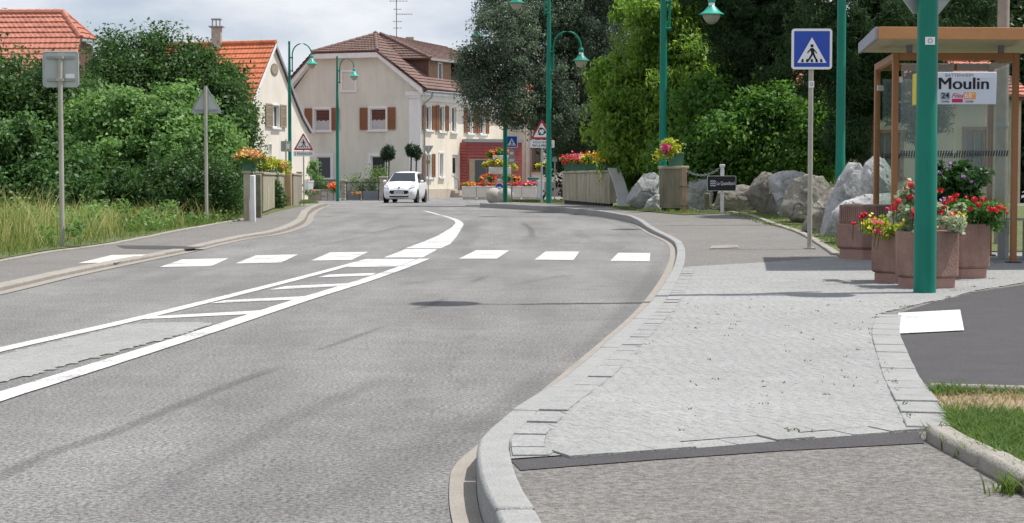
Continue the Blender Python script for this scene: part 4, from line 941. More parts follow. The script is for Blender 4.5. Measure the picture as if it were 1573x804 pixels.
k.box(((flat(482) + flat(524)) / 2, D, zr_), (flat(524) - flat(482), .03, .03)).box(((flat(482) + flat(524)) / 2, D, zt1 + .08), (flat(524) - flat(482), .03, .03)); k.build('rail', METAL, gw_)
for i in range(22):
    xx = flat(483) + (flat(523) - flat(483)) * i / 21
    MB().box((xx, D, (zt1 + zr_) / 2 + .03), (.022, .022, zr_ - zt1 + .06)).build('bar', METAL, gw_)
def pier(p0, p1, top, lab, m=STONE, d=D):
    t = thing('gate_pier', lab, 'pier', (flat((p0 + p1) / 2, d), d, zb_), world=True); zt = P(p0, top, d).z; n = 6; wdt = flat(p1, d) - flat(p0, d)
    for i in range(n):
        hh = (zt - zb_) / n
        MB().box((t.location.x, d, zb_ + hh * (i + .5)), (wdt + random.uniform(-.02, .02), .36, hh - .02)).build('stone', m, t, bevel=.02)
    MB().box((t.location.x, d, zt + .04), (wdt + .12, .48, .1)).build('cap', STONE, t, bevel=.02)
    return t
pier(524, 531, 279, 'stone pier with letter slot left of the grey double gate', CONC)
pier(584, 594, 274, 'taller stone pier right of the grey double gate beside the car')
gt = thing('double_gate', 'grey double gate with solid lower panels and thin upright bars', 'gate', (flat(557), D, zb_), world=True)
for (p0, p1) in ((532, 554.5), (555.5, 583)):
    xa, xb = flat(p0), flat(p1); zl = P(p0, 293.5, D).z; zu = P(p0, 281, D).z
    MB().box(((xa + xb) / 2, D, (zb_ + .1 + zl) / 2), (xb - xa - .03, .04, zl - zb_ - .1)).build('panel', GREYP, gt)
    k = MB(); k.box((xa + .03, D, (zb_ + zu) / 2), (.05, .05, zu - zb_)).box((xb - .03, D, (zb_ + zu) / 2), (.05, .05, zu - zb_)).box(((xa + xb) / 2, D, zu), (xb - xa, .04, .04)); k.build('leaf_frame', METAL, gt)
    for i in range(12):
        xx = xa + (xb - xa) * (i + .7) / 12.4
        MB().box((xx, D, (zl + zu) / 2 + .05), (.02, .02, zu - zl + .1)).build('bar', METAL, gt)
wp_ = thing('flower_pot', 'square white pot on the trough left of the railing', 'pot', (flat(475), D - .1, P(475, 298, D).z), world=True)
c = wp_.location; MB().lathe([(.20, 0), (.26, .62), (.28, .62), (.28, .68), (.2, .68)], c, 4).build('pot', TRIM, wp_)
FLM = {'red': (.62, .02, .03), 'pink': (.70, .06, .22), 'orange': (.75, .20, .04), 'peach': (.72, .36, .16), 'yellow': (.70, .58, .05), 'lilac': (.42, .22, .50)}
def flower(name, label, crowns, nl, lsize, blooms, parent_base, leaf=LM_VINE, seed=1, cat='flowers', group=None, bs=.035, spread=.06, shell=.9):
    t = thing(name, label, cat, parent_base, group=group, world=True)
    leafcloud('foliage', crowns, nl, lsize, leaf, t, .7, .4, spread, seed=seed)
    g = random.Random(seed)
    for colr, n in blooms:
        mb = MB(); m = mat('petal_' + colr, FLM[colr], .6, .2, 20)
        for _ in range(n):
            c = g.choice(crowns); d = Vector((g.gauss(0, 1), g.gauss(0, 1) - .6, abs(g.gauss(0, 1)) + .2)).normalized()
            p = Vector(c[0]) + Vector((d.x * c[1][0], d.y * c[1][1], d.z * c[1][2])) * g.uniform(shell, shell + .3)
            for _k in range(5):
                o = Vector((g.gauss(0, 1), g.gauss(0, 1), g.gauss(0, 1))) * bs * .5; nrm = Vector((g.gauss(0, .5), -1 + g.gauss(0, .5), .6 + g.gauss(0, .5))).normalized()
                a_ = nrm.orthogonal().normalized(); b_ = nrm.cross(a_); r = bs * g.uniform(.35, .6)
                mb.add([p + o + (a_ * math.cos(q) + b_ * math.sin(q)) * r * (1 if q_ % 2 else .7) + nrm * (.2 * r if q_ % 2 else 0) for q_, q in enumerate([i * math.pi / 4 for i in range(8)])], [tuple(range(8))])
        mb.build('blossoms', m, t, smooth=False)
    return t
def EW(px, py, D, rx, rz, ry=None): p = P(px, py, D); return (tuple(p), (rx, ry or rx, rz), 1)
tree('garden_shrub', 'light green shrub rising behind the railing before the lower window', (flat(490), D + .8, zb_), .3, .03, [E(478, 262, D + .8, .45, .4, .7), E(485, 285, D + .6, .5, .4, .4), E(502, 290, D + .3, .35, .3, .45)], 3200, .13, LM_VINE, cat='shrub', seed=61, spread=.14)
tree('garden_shrub', 'loose climbing shrub behind the double gate bars', (flat(560), D + 1.2, zb_), .3, .03, [E(548, 285, D + 1.2, .5, .4, .5), E(571, 276, D + 1.2, .4, .4, .6), E(585, 270, D + 1.4, .35, .4, .4)], 2200, .11, leafmat('leaf_gate', (.06, .12, .03), (.2, .3, .1)), cat='shrub', seed=62, spread=.2)
flower('geranium_pot_plant', 'round red flowering plant beside the green lamp post at the railing', [EW(513, 289, D - .3, .2, .24)], 400, .08, [('orange', 26), ('red', 12)], (flat(513), D - .3, 0), seed=63, bs=.1)
flower('window_box_flowers', 'small pink flower bowl hanging on the grey gate', [EW(547, 297, D - .15, .26, .04)], 100, .06, [('orange', 12)], (flat(547), D - .15, 0), seed=64, bs=.06)
flower('trough_flowers', 'low green plants with pink blooms in the trough by the railing', [EW(478, 296, D - .2, .4, .12)], 500, .08, [('pink', 6)], (flat(478), D - .2, 0), seed=65, bs=.06)
# topiary
def topiary(label, px, D, cols):
    t = thing('topiary_tree', label, 'tree', (XY(px, D), D, -.2), group='clipped round topped evergreens behind the gate', world=True)
    cr = []
    for (x, yt, yb, r) in cols:
        a_, b_ = P(x, yt, D), P(x, yb, D); cr.append(((a_.x, D, (a_.z + b_.z) / 2), (r, r, (a_.z - b_.z) / 2), 1)); cr.append(((a_.x, D, a_.z * .45 + b_.z * .55), (r * 1.1, r * 1.05, (a_.z - b_.z) * .38), 1))
        MB().tube([(a_.x + .1, D, -.2), (a_.x - .04, D, 1), (a_.x, D, (a_.z + b_.z) / 2)], [.06, .045, .04], 7).build('trunk', BARK, t)
    for c_ in cr: pass
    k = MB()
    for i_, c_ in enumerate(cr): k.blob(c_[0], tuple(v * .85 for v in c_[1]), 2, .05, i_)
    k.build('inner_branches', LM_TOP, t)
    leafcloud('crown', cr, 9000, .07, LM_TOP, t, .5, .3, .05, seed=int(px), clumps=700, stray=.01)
topiary('clipped dark evergreen with egg shaped top left of the car roof', 597, 92, [(594, 225, 248, .30), (598, 222, 247, .28)])
topiary('clipped dark evergreen with twin stems right above the white car', 634, 92, [(632, 219, 242, .30), (640, 224, 246, .26)])
# ------------------------------------------------------------------ street lamps
def lamp_head(T_, x, z, root):
    """hanging lamp: neck, cap ball, wide shade, globe below"""
    h = MB().lathe([(.05, 0), (.075, -.03), (.085, -.09), (.07, -.14)], (x, 0, z), 14).build('lamp_neck', T_, root)
    MB().lathe([(.065, -.14), (.068, -.20)], (x, 0, z), 14).build('collar', WHITE, h)
    MB().lathe([(.07, -.20), (.13, -.27), (.20, -.34), (.27, -.385), (.275, -.40), (.20, -.395)], (x, 0, z), 24).build('lamp_shade', T_, h)
    MB().lathe([(.20, -.392), (.185, -.46), (.13, -.55), (.06, -.60), (.01, -.61)], (x, 0, z), 18).build('lamp_globe', LGLASS, h)
def lamp(label, loc, h=7.0, up=1, low=0, m=LAMPG, reach=1.0, rz=0):
    t = thing('street_lamp', label, 'street lamp', loc, rz, group='green street lamps with curved arms')
    MB().lathe([(.088, -.1), (.086, 1.2), (.082, 1.25), (.078, 4.0), (.045, h - .1), (.045, h), (.06, h + .02), (.04, h + .1), (.01, h + .12)], (0, 0, 0), 18).build('pole', m, t)
    def arm(s, z):
        R_ = reach * .45; x0 = .13
        pts = [(s * x0, 0, z - 1.25), (s * x0, 0, z - .5)] + [(s * (x0 + R_ * (1 - math.cos(a))), 0, z - .5 + .5 * math.sin(a)) for a in [math.pi * i / 12 for i in range(1, 12)]] + [(s * (x0 + 2 * R_), 0, z - .56)]
        ar = MB().tube(pts, .028, 10).build('arm', m, t)
        for zz in (z - 1.2, z - .62): MB().box((s * .07, 0, zz), (.2, .13, .05)).build('clamp', m, ar, bevel=.01)
        lamp_head(LAMPG if 50 < loc[1] < 65 else LAMPT, s * (x0 + 2 * R_), z - .5, t)  # heads by the hanging tree take the darker green, shade put into the colour
    if up: arm(up, h)
    if low: arm(low, h - 1.75)
    return t
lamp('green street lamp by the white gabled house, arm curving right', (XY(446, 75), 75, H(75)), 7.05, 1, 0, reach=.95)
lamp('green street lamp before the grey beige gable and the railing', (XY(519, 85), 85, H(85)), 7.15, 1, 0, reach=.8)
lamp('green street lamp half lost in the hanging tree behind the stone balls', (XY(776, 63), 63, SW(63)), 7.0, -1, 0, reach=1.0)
lamp('green street lamp with two arms and heads coloured dark for shade beside the roundabout warning sign', (XY(843, 52), 52, SW(52)), 7.0, -1, 1, reach=.95)
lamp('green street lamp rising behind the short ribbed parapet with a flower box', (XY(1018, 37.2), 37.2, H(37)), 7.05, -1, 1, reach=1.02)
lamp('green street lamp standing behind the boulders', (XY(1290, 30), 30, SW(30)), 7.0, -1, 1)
l7 = lamp('nearest green street lamp in front of the bus shelter and pink planters', (G(1424, 452, SW).x, G(1424, 452, SW).y + .08, SW(13)), 6.9, -1, 1, m=LAMPG)
k = MB(); k.box((0, -.081, 2.02 - .05), (.075, .006, .06)); st = k.build('sticker', WHITE, l7); k = MB()
for i in range(16):
    a0 = i / 16 * 2 * math.pi; a1 = (i + 1) / 16 * 2 * math.pi; q = lambda a, r: (r * math.cos(a), -.0855, 1.97 + r * math.sin(a)); k.add([q(a0, .018), q(a1, .018), q(a1, .014), q(a0, .014)], [(0, 1, 2, 3)])
k.build('ring_mark', BLACK, st)
k = MB(); k.lathe([(.086, 2.40), (.086, 2.43)], (0, 0, 0), 16); k.build('band', ZINC, l7)
# back of an octagonal sign strapped behind that lamp
ps = l7.location; t = thing('octagonal_sign', 'grey back of an octagonal sign at the top behind the nearest lamp post', 'road sign', (ps.x + .02, ps.y + .13, ps.z + 2.5), math.radians(28))
k = MB(); r_ = .33; k.slab([(r_ * math.cos(math.pi / 8 + i * math.pi / 4), 0, r_ * math.sin(math.pi / 8 + i * math.pi / 4)) for i in range(8)], (0, .02, 0)); k.build('panel', SIGNB, t, bevel=.006)
for z in (-.15, .15): k = MB(); k.box((0, -.012, z), (.5, .02, .04)); k.build('rail', ZINC, t)
# ------------------------------------------------------------------ signs
def disc(mb, c, r, y, n=14): mb.add([(c[0] + r * math.cos(2 * math.pi * i / n), y, c[1] + r * math.sin(2 * math.pi * i / n)) for i in range(n)], [tuple(range(n))]); return mb
def poly(mb, pts, y): mb.add([(x, y, z) for x, z in pts], [tuple(range(len(pts)))]); return mb
def walker(mb, s, ox, oz, y):
    """walking figure over five stripes, unit triangle coordinates scaled by s"""
    disc(mb, (ox + 0 * s, oz + .86 * s - .28 * s), .055 * s, y)
    z = lambda v: oz + v * s
    x = lambda v: ox + v * s
    P_ = lambda pts: poly(mb, [(x(a), z(b)) for a, b in pts], y)
    P_([(-.06, .50), (.05, .51), (.09, .30), (-.02, .28)])
    P_([(-.02, .50), (-.10, .44), (-.17, .34), (-.14, .32), (-.07, .40), (-.01, .44)])
    P_([(.04, .50), (.10, .44), (.16, .36), (.18, .33), (.15, .31), (.10, .38), (.04, .42)])
    P_([(-.02, .31), (.05, .30), (-.02, .18), (-.11, .05), (-.16, .07), (-.09, .19)])
    P_([(.02, .30), (.09, .31), (.14, .18), (.21, .06), (.16, .04), (.08, .16)])
    for i in range(5):
        c = (i - 2) * .165; P_([(c - .03 - c * .06, .13), (c + .03 - c * .06, .13), (c + .045, .02), (c - .045, .02)])
def rrect(w_, h_, r, n=5, cx=0, cz=0):
    out = []
    for (sx, sz, a0) in ((1, 1, 0), (-1, 1, 90), (-1, -1, 180), (1, -1, 270)):
        for i in range(n + 1): a = math.radians(a0 + 90 * i / n); out.append((cx + sx * (w_ / 2 - r) + r * math.cos(a), cz + sz * (h_ / 2 - r) + r * math.sin(a)))
    return out
def rtri(wd, r, n=4, inv=False):
    h = wd * .87; pts = [Vector((-wd / 2, 0)), Vector((wd / 2, 0)), Vector((0, h))]; out = []
    for i in range(3):
        p = pts[i]; a = (pts[i - 1] - p).normalized(); b = (pts[(i + 1) % 3] - p).normalized(); d = r / math.tan(math.radians(30)); p0 = p + a * d; p1 = p + b * d
        for k in range(n + 1): t = k / n; q = p0 * (1 - t) ** 2 + p * 2 * t * (1 - t) + p1 * t * t; out.append((q.x, q.y))
    return [(x, h - z) for x, z in out] if inv else out
def plate(name, pts, y, th, m, root, dx=0, dz=0):
    k = MB(); k.slab([(x + dx, y, z + dz) for x, z in pts], (0, th, 0)); return k.build(name, m, root)
def text(s, size, x, z, y, m, root, bold=0.0, shear=0, name='lettering', align='CENTER', sx=1):
    c = bpy.data.curves.new(name, 'FONT'); c.body = s; c.size = size; c.align_x = align; c.align_y = 'CENTER'; c.extrude = .0008; c.offset = bold; c.shear = shear
    c.materials.append(m); o_ = bpy.data.objects.new(name, c); COL.objects.link(o_); bpy.context.view_layer.update(); me = bpy.data.meshes.new_from_object(o_); bpy.data.objects.remove(o_); o = bpy.data.objects.new(name, me); COL.objects.link(o); o.parent = root; o.location = (x, y, z); o.rotation_euler = (math.pi / 2, 0, 0); o.scale = (sx, 1, 1); return o
def post(root, h, r=.03, m=POSTM, x=0, y=0): k = MB(); k.lathe([(r, -.1), (r, h)], (x, y, 0), 14); return k.build('post', m, root)
def crossing_sign(t, z, w_, y=-.05):
    plate('panel', rrect(w_, w_, w_ * .08), y + .004, .025, SIGNB, t, 0, z)
    f = plate('face', rrect(w_, w_, w_ * .08), y, .004, WHITE, t, 0, z)
    b_ = plate('blue_field', rrect(w_ * .88, w_ * .88, w_ * .02), y - .002, .002, BLUE, f, 0, z)
    s = w_ * .72
    plate('white_triangle', [(-s / 2, 0), (s / 2, 0), (0, s * .87)], y - .0035, .002, WHITE, f, 0, z - w_ * .34)
    k = MB(); walker(k, s, 0, z - w_ * .34, y - .005); k.build('walking_figure', BLACK, f, smooth=False)
sp = G(1243.5, 383, SW)
t = thing('crossing_sign', 'large blue pedestrian crossing sign on pale post beside the boulders', 'road sign', sp)
zc = P(1243, 76, sp.y).z - sp.z; post(t, zc + .2, .031); crossing_sign(t, zc, .515)
st = plate('sticker', rrect(.07, .085, .004), -.036, .003, WHITE, t, 0, P(1243, 130, sp.y).z - sp.z); k = MB()
for i in range(16):
    a0 = i / 16 * 2 * math.pi; a1 = (i + 1) / 16 * 2 * math.pi; zz = P(1243, 130, sp.y).z - sp.z; q = lambda a, r: (r * math.cos(a), -.0365, zz + r * math.sin(a)); k.add([q(a0, .021), q(a1, .021), q(a1, .015), q(a0, .015)], [(0, 1, 2, 3)])
k.build('ring_mark', BLACK, st)
MB().box((0, 0, .01), (.13, .13, .02)).build('base_plate', POSTM, t)
t = thing('crossing_sign', 'small blue pedestrian crossing sign beside the far lamp and stone balls', 'road sign', (XY(786, 66), 66, SW(66) - .05)); zc = P(786, 218, 66).z - t.location.z
post(t, zc + .2, .03, SIGNB); crossing_sign(t, zc, .47)
for z_, w_ in ((zc - .45, .22), (zc - .72, .28)): plate('small_plate', rrect(w_, .24, .02), -.05, .02, SIGNB, t, 0, z_); plate('mark', rrect(w_ * .6, .1, .01), -.052, .003, WHITE, t, 0, z_)
# backs of two signs on the left
bp = G(96, 383, LW); t = thing('square_sign', 'square sign seen from the back on tall post at the left edge of the pavement', 'road sign', bp + Vector((0, 0, -.02))); s_ = 2600 / bp.y
zc = P(91, 104, bp.y).z - bp.z; post(t, zc + .16, .032); MB().lathe([(.06, 0), (.06, .03), (.034, .05)], (0, 0, 0), 12).build('base_collar', POSTM, t)
plate('panel', rrect(.455, .455, .035), .035, .02, mat('sign_back_pale', (.44, .47, .46), .5, .06, 4), t, 0, zc); k = MB()
for i, (a, b) in enumerate(zip(rrect(.455, .455, .035), rrect(.455, .455, .035)[1:] + rrect(.455, .455, .035)[:1])): k.tube([(a[0], .03, a[1] + zc), (b[0], .03, b[1] + zc)], .009, 5)
k.build('rim', mat('sign_back_pale', ()), t) if False else k.build('rim', MATS['sign_back_pale'], t)
for z in (-.14, .15): MB().box((0, .02, zc + z), (.36, .022, .03)).build('rail', ZINC, t); MB().box((0, -.004, zc + z), (.09, .075, .035)).build('clamp', POSTM, t)
plate('sticker', rrect(.12, .06, .003), .026, .003, WHITE, t, .12, zc - .09)
bp = G(317.5, 341, LW); t = thing('triangular_sign', 'triangular sign seen from the back on post before the vine thicket', 'road sign', bp + Vector((0, 0, -.05))); s_ = 2600 / bp.y
z0 = P(317, 170, bp.y).z - bp.z; post(t, z0 + .5, .032)
plate('panel', rtri(.58, .03), .035, .02, MATS['sign_back_pale'], t, 0, z0); k = MB(); q = rtri(.58, .03)
for a, b in zip(q, q[1:] + q[:1]): k.tube([(a[0], .03, a[1] + z0), (b[0], .03, b[1] + z0)], .009, 5)
k.build('rim', ZINC, t)
for z, w_ in ((.06, .42), (.38, .12)): MB().box((0, .02, z0 + z), (w_, .022, .03)).build('rail', ZINC, t)
# warning triangle with plate, left
D = 61; t = thing('warning_sign', 'red edged pedestrian warning triangle with plate reading 2 PASSAGES', 'road sign', (XY(467, D), D, LW(D) - .1)); z0 = P(467, 231, D).z - t.location.z
post(t, z0 + .3, .025)
def warn(t, z0, w_, y=-.05):
    plate('panel', rtri(w_, w_ * .05), y + .004, .02, SIGNB, t, 0, z0); f = plate('red_face', rtri(w_, w_ * .05), y, .004, RED, t, 0, z0)
    plate('white_field', rtri(w_ * .74, w_ * .03), y - .002, .002, WHITE, f, 0, z0 + w_ * .087); return f
f = warn(t, z0, .72); k = MB(); walker(k, .72 * .66, 0, z0 + .085, -.054); k.build('walking_figure', BLACK, f, smooth=False)
f = plate('plate', rrect(.72, .19, .02), -.05, .02, WHITE, t, 0, z0 - .13); text('2 PASSAGES', .125, 0, z0 - .13, -.053, BLACK, f, .0005)
# roundabout warning
D = 53; t = thing('warning_sign', 'red edged roundabout warning triangle above a text plate by the dark lamp', 'road sign', (XY(832, D), D, SW(D) - .08)); z0 = P(829, 214, D).z - t.location.z
post(t, z0 + .3, .03, SIGNB); f = warn(t, z0, .70); k = MB(); cz = z0 + .235; R_ = .095
for j in range(3):
    a0 = j * 2 * math.pi / 3 + .3; n = 8; 
    for i in range(n):
        a, b = a0 + i / n * 1.35, a0 + (i + 1) / n * 1.35; k.add([((R_ + d) * math.cos(q), -.054, cz + (R_ + d) * math.sin(q)) for q, d in ((a, -.018), (b, -.018), (b, .018), (a, .018))], [(0, 1, 2, 3)])
    e_ = a0 + 1.35; c_ = (R_ * math.cos(e_), R_ * math.sin(e_)); tx, tz = -math.sin(e_), math.cos(e_); nx, nz_ = math.cos(e_), math.sin(e_)
    k.add([(c_[0] + nx * .055, -.054, cz + c_[1] + nz_ * .055), (c_[0] + tx * .085, -.054, cz + c_[1] + tz * .085), (c_[0] - nx * .055, -.054, cz + c_[1] - nz_ * .055)], [(0, 1, 2)])
k.build('circling_arrows', BLACK, f, smooth=False)
f = plate('plate', rrect(.76, .24, .03), -.05, .02, WHITE, t, .02, z0 - .15); text("VOUS N'AVEZ", .095, .02, z0 - .105, -.053, BLACK, f, .0005); text('PAS LA PRIORITE', .095, .02, z0 - .205, -.053, BLACK, f, .002, sx=.88)
# give way sign from the back beside the car
D = 86; t = thing('give_way_sign', 'inverted triangle seen from the back right of the white car', 'road sign', (XY(658, D), D, H(D))); zt = P(658, 224, D).z - t.location.z
post(t, zt - .05, .03, SIGNB); plate('panel', rtri(.55, .03, inv=True), .035, .02, SIGNB, t, 0, zt - .48); plate('small_plate', rrect(.2, .16, .01), -.03, .02, mat('olive_plate', (.25, .24, .10), .6, .1), t, 0, P(658, 249, D).z - t.location.z)
D = 50; t = thing('square_sign', 'small grey sign seen from the back on the left bridge wall post', 'road sign', (XY(440, D), D, LW(D))); zt = P(440, 225, D).z - t.location.z
post(t, zt + .2, .025); plate('panel', rrect(.31, .31, .02), .03, .02, SIGNB, t, 0, zt); plate('sticker', rrect(.12, .16, .01), .026, .003, WHITE, t, .04, zt)
D = 70; t = thing('street_sign', 'thin post with small grey green plate beside the dark lamp post', 'sign', (XY(852, D), D, H(D) + .1)); zt = P(852, 245, D).z - t.location.z; post(t, zt, .025, ZINC); plate('panel', rrect(.2, .2, .01), -.03, .02, SIGNB, t, 0, zt)
# keep right disc by the stone balls
D = 73.5; t = thing('keep_right_sign', 'small round blue arrow sign between the stone balls', 'road sign', (XY(767, D), D, H(D))); zt = P(767, 288, D).z - t.location.z
post(t, zt, .03, ZINC); k = MB(); disc(k, (0, zt), .19, -.05, 24); k.build('face', WHITE, t, smooth=False); k = MB(); disc(k, (0, zt), .17, -.053, 24); f = k.build('blue_disc', BLUE, t, smooth=False)
k = MB(); poly(k, [(-.11, .03), (.02, -.0), (.02, .05), (.13, -.03), (.0, -.09), (.01, -.045), (-.11, -.02)], -.056); o_ = k.build('arrow', WHITE, f, smooth=False); o_.location.z = zt
# ------------------------------------------------------------------ white car
D = 78; t = thing('parked_car', 'white compact hatchback facing the camera in front of the house corner', 'car', (XY(623, D + 1.8), D + 1.9, H(D)), math.radians(-5.5)); t.scale = (.90, .96, .97)
CARP = mat('car_white', (.80, .81, .84), .22, .02, 3, spec=.5); BLKP = mat('black_plastic', (.015, .015, .017), .5, .1, 6); CGL = glassmat('car_glass', (.015, .022, .03), .03)
stn = [(-2.03, .34, .60, .55, .50, .42), (-2.0, .26, .68, .62, .70, .58), (-1.90, .20, .78, .70, .80, .68), (-1.6, .18, .90, .80, .85, .74), (-1.25, .18, .98, .88, .865, .77), (-.98, .18, 1.03, .93, .87, .76), (-.6, .18, 1.26, .95, .87, .68), (-.22, .18, 1.44, .97, .87, .61),
       (.2, .18, 1.50, .98, .87, .60), (.7, .18, 1.515, .99, .87, .60), (1.2, .18, 1.49, 1.0, .87, .59), (1.65, .18, 1.40, 1.0, .86, .57), (1.9, .2, 1.10, .98, .83, .63), (2.0, .28, .88, .80, .78, .62), (2.03, .36, .7, .6, .6, .5)]
k = MB(); vs = []; fs = []; rn = 17
for (y, zl, zt_, zb2, wb, wt) in stn:
    half = [(wt * .6, zt_ - .005), (wt, zt_ - .045), (wb - .025, zb2), (wb, zb2 - .1), (wb + .01, .5), (wb - .02, zl + .1), (wb - .10, zl)]
    ring = [(0, zt_)] + half + [(0.0, zl)] + [(-a, b) for a, b in reversed(half)]
    for a, b in ring: vs.append((a, y, b))
rn = len(ring)
for i in range(len(stn) - 1):
    for j in range(rn): fs.append((i * rn + j, i * rn + (j + 1) % rn, (i + 1) * rn + (j + 1) % rn, (i + 1) * rn + j))
fs += [tuple(range(rn)), tuple((len(stn) - 1) * rn + j for j in range(rn))[::-1]]
k.add(vs, fs); body = k.build('body', CARP, t, ang=50)
k = MB(); k.slab([(-.69, -.955, 1.045), (.69, -.955, 1.045), (.60, -.58, 1.27), (.555, -.25, 1.43), (-.555, -.25, 1.43), (-.60, -.58, 1.27)], (0, -.015, .012)); k.build('windscreen', CGL, t)
for s in (-1, 1):
    for (pts) in ([(-.88, .97, .845), (.22, .985, .855), (.22, 1.42, .635), (-.2, 1.37, .66)], [(.29, .99, .855), (1.15, 1.0, .855), (1.1, 1.41, .63), (.29, 1.42, .635)], [(1.2, 1.01, .85), (1.62, 1.04, .83), (1.45, 1.35, .66), (1.17, 1.38, .65)]):
        k = MB(); k.slab([(s * x, y, z) for y, z, x in pts], (s * .012, 0, .004)); k.build('side_window', CGL, t)
    mr = MB().blob((s * .98, -.72, 1.02), (.10, .06, .075), 2, 0).build('mirror', CARP, t)
    k = MB(); k.slab([(s * .50, -1.99, .69), (s * .80, -1.86, .74), (s * .80, -1.66, .86), (s * .62, -1.80, .84)], (0, -.03, .012)); k.build('headlight', mat('headlamp', (.48, .50, .55), .12, .15, 25, spec=.6), t)
    k = MB(); k.lathe([(.055, 0), (.055, .03)], (0, 0, 0), 12); o = k.build('fog_lamp', mat('fog_glass', (.6, .62, .65), .2, .05), t); o.rotation_euler = (math.pi / 2, 0, 0); o.location = (s * .62, -1.985, .42)
    for yy in (-1.3, 1.25):
        wv = bpy.data.objects.new('wheel', None); COL.objects.link(wv); wv.parent = t; wv.location = (s * .77, yy, .305); wv.rotation_euler = (0, math.pi / 2, 0)
        MB().lathe([(.18, -.10), (.27, -.10), (.305, -.07), (.305, .07), (.27, .10), (.18, .10)], (0, 0, 0), 28).build('tyre', BLKP, wv)
        MB().lathe([(.02, s * .115), (.08, s * .10), (.17, s * .075), (.2, s * .105), (.19, s * .06)], (0, 0, 0), 20).build('rim', mat('alloy', (.55, .55, .56), .3, .05, metal=.6), wv)
        MB().lathe([(.36, -.02), (.36, .02), (.30, .025)], (0, 0, 0), 26).build('wheel_arch', BLKP, wv).location = (-.005, 0, s * .09)
k = MB(); k.slab([(x, -2.045, z) for x, z in [(-.44, .60), (.44, .60), (.50, .53), (.40, .43), (-.40, .43), (-.50, .53)]], (0, .08, 0)); gr = k.build('grille', BLKP, t)
plate('number_plate', rrect(.50, .11, .01), -2.062, .01, WHITE, t, 0, .50); k = MB()
for i in range(7): k.box((-.19 + i * .062 + (.01 if i > 1 else 0) + (.01 if i > 4 else 0), -2.064, .50), (.034, .003, .055))
k.build('plate_marks', BLACK, t)
k = MB(); k.slab([(x, -2.03, z) for x, z in [(-.52, .34), (.52, .34), (.46, .27), (-.46, .27)]], (0, .06, 0)); k.build('lower_intake', BLKP, t)
k = MB(); k.slab([(x, -1.99, z) for x, z in [(-.26, .70), (.26, .70), (.30, .675), (-.30, .675)]], (0, .05, 0)); k.build('bonnet_slot', mat('chrome_trim', (.35, .36, .38), .3, .05, metal=.5), t)
k = MB(); k.box((0, -1.995, .735), (.13, .02, .05)); k.build('badge', mat('badge', (.05, .07, .2), .3, .05), t, bevel=.01)
k = MB(); k.tube([(-.45, -.99, 1.05), (-.1, -.86, 1.10)], .012, 5).tube([(.1, -.99, 1.05), (.45, -.86, 1.10)], .012, 5); k.build('wiper', BLKP, t)
# ------------------------------------------------------------------ bridge parapets
def ribbed(name, label, a, b, z0, z1, m, rib=.11, loc=None, th=.12, feet=True):
    a = Vector((a[0], a[1], 0)); b = Vector((b[0], b[1], 0)); t = thing(name, label, 'parapet', (a.x, a.y, z0), world=True)
    u = (b - a).normalized(); W = Wall(a, u, (u.y, -u.x)); Ln = (b - a).length
    k = MB(); W.box(k, 0, Ln, z0 + .12, z1 - .06, -th, 0); k.build('panel', m, t, smooth=False)
    n = int(Ln / rib); k = MB()
    for i in range(n):
        x = i * Ln / n; W.box(k, x + .015, x + Ln / n - .025, z0 + .10, z1 - .07, .0, .035 + random.uniform(0, .008))
    k.build('ribs', m, t, bevel=0, smooth=False)
    k = MB(); W.box(k, -.03, Ln + .03, z1 - .06, z1, -th - .04, .06); k.build('coping', CONC, t, bevel=.01)
    if feet:
        for i in range(int(Ln / .45) + 1): k = MB(); x = min(Ln - .1, i * .45); W.box(k, x, x + .08, z0 - .1, z0 + .12, -th + .02, -.02); k.build('foot', METAL, t)
    return t, W, Ln
aP = (XY(866, 50), 50); bP = (XY(939, 42), 42)
rp1, Wp, Lp = ribbed('bridge_parapet', 'ribbed concrete bridge parapet with white curved end and flower boxes', aP, bP, SW(43) - .03, 1.17, CONC, .22)
k = MB(); base = Wp.p(Lp, 0); n = 8; vs = []; 
zb0, zt0 = SW(42) - .05, 1.22
for i in range(n + 1):
    q = i / n; x = .24 * (1 - (1 - q) ** 1.9) if False else .25 * math.sin(q * math.pi / 2); z = zt0 + (zb0 - zt0) * q
    for (dx, dd) in ((0, .10), (.15, .10), (.15, -.2), (0, -.2)): vs.append(Wp.p(Lp + x * .0 + dx * .6, z, dd) + Vector((x, 0, 0)))
fs = [(4 * i + j, 4 * i + (j + 1) % 4, 4 * i + 4 + (j + 1) % 4, 4 * i + 4 + j) for i in range(n) for j in range(4)] + [(0, 1, 2, 3), (4 * n + 3, 4 * n + 2, 4 * n + 1, 4 * n)]
k.add(vs, fs); k.build('curved_end', CONW, rp1, bevel=.008)
aN = (XY(1014.5, 36), 36); bN = (XY(1048, 35.4), 35.4)
rp2, Wn2, Ln2 = ribbed('bridge_parapet', 'short ribbed concrete parapet with single flower box and rusty post', aN, bN, SW(35.6) - .02, 1.22, CONC, .05)
lp1, Wl, Ll = ribbed('bridge_parapet', 'plain concrete bridge wall on the left bank behind the ivy', (XY(402, 37), 37), (XY(437, 50), 50), LW(42) - .1, 1.10, CONC, .6, feet=False)
lp2, Wl2, Ll2 = ribbed('bridge_parapet', 'far grey panel of the left bridge wall with dark coping', (XY(449, 51), 51), (XY(463, 60), 60), LW(55) - .15, 1.12, mat('old_concrete', (.33, .30, .24), .9, .2, 4, .4, 50), .6, feet=False)
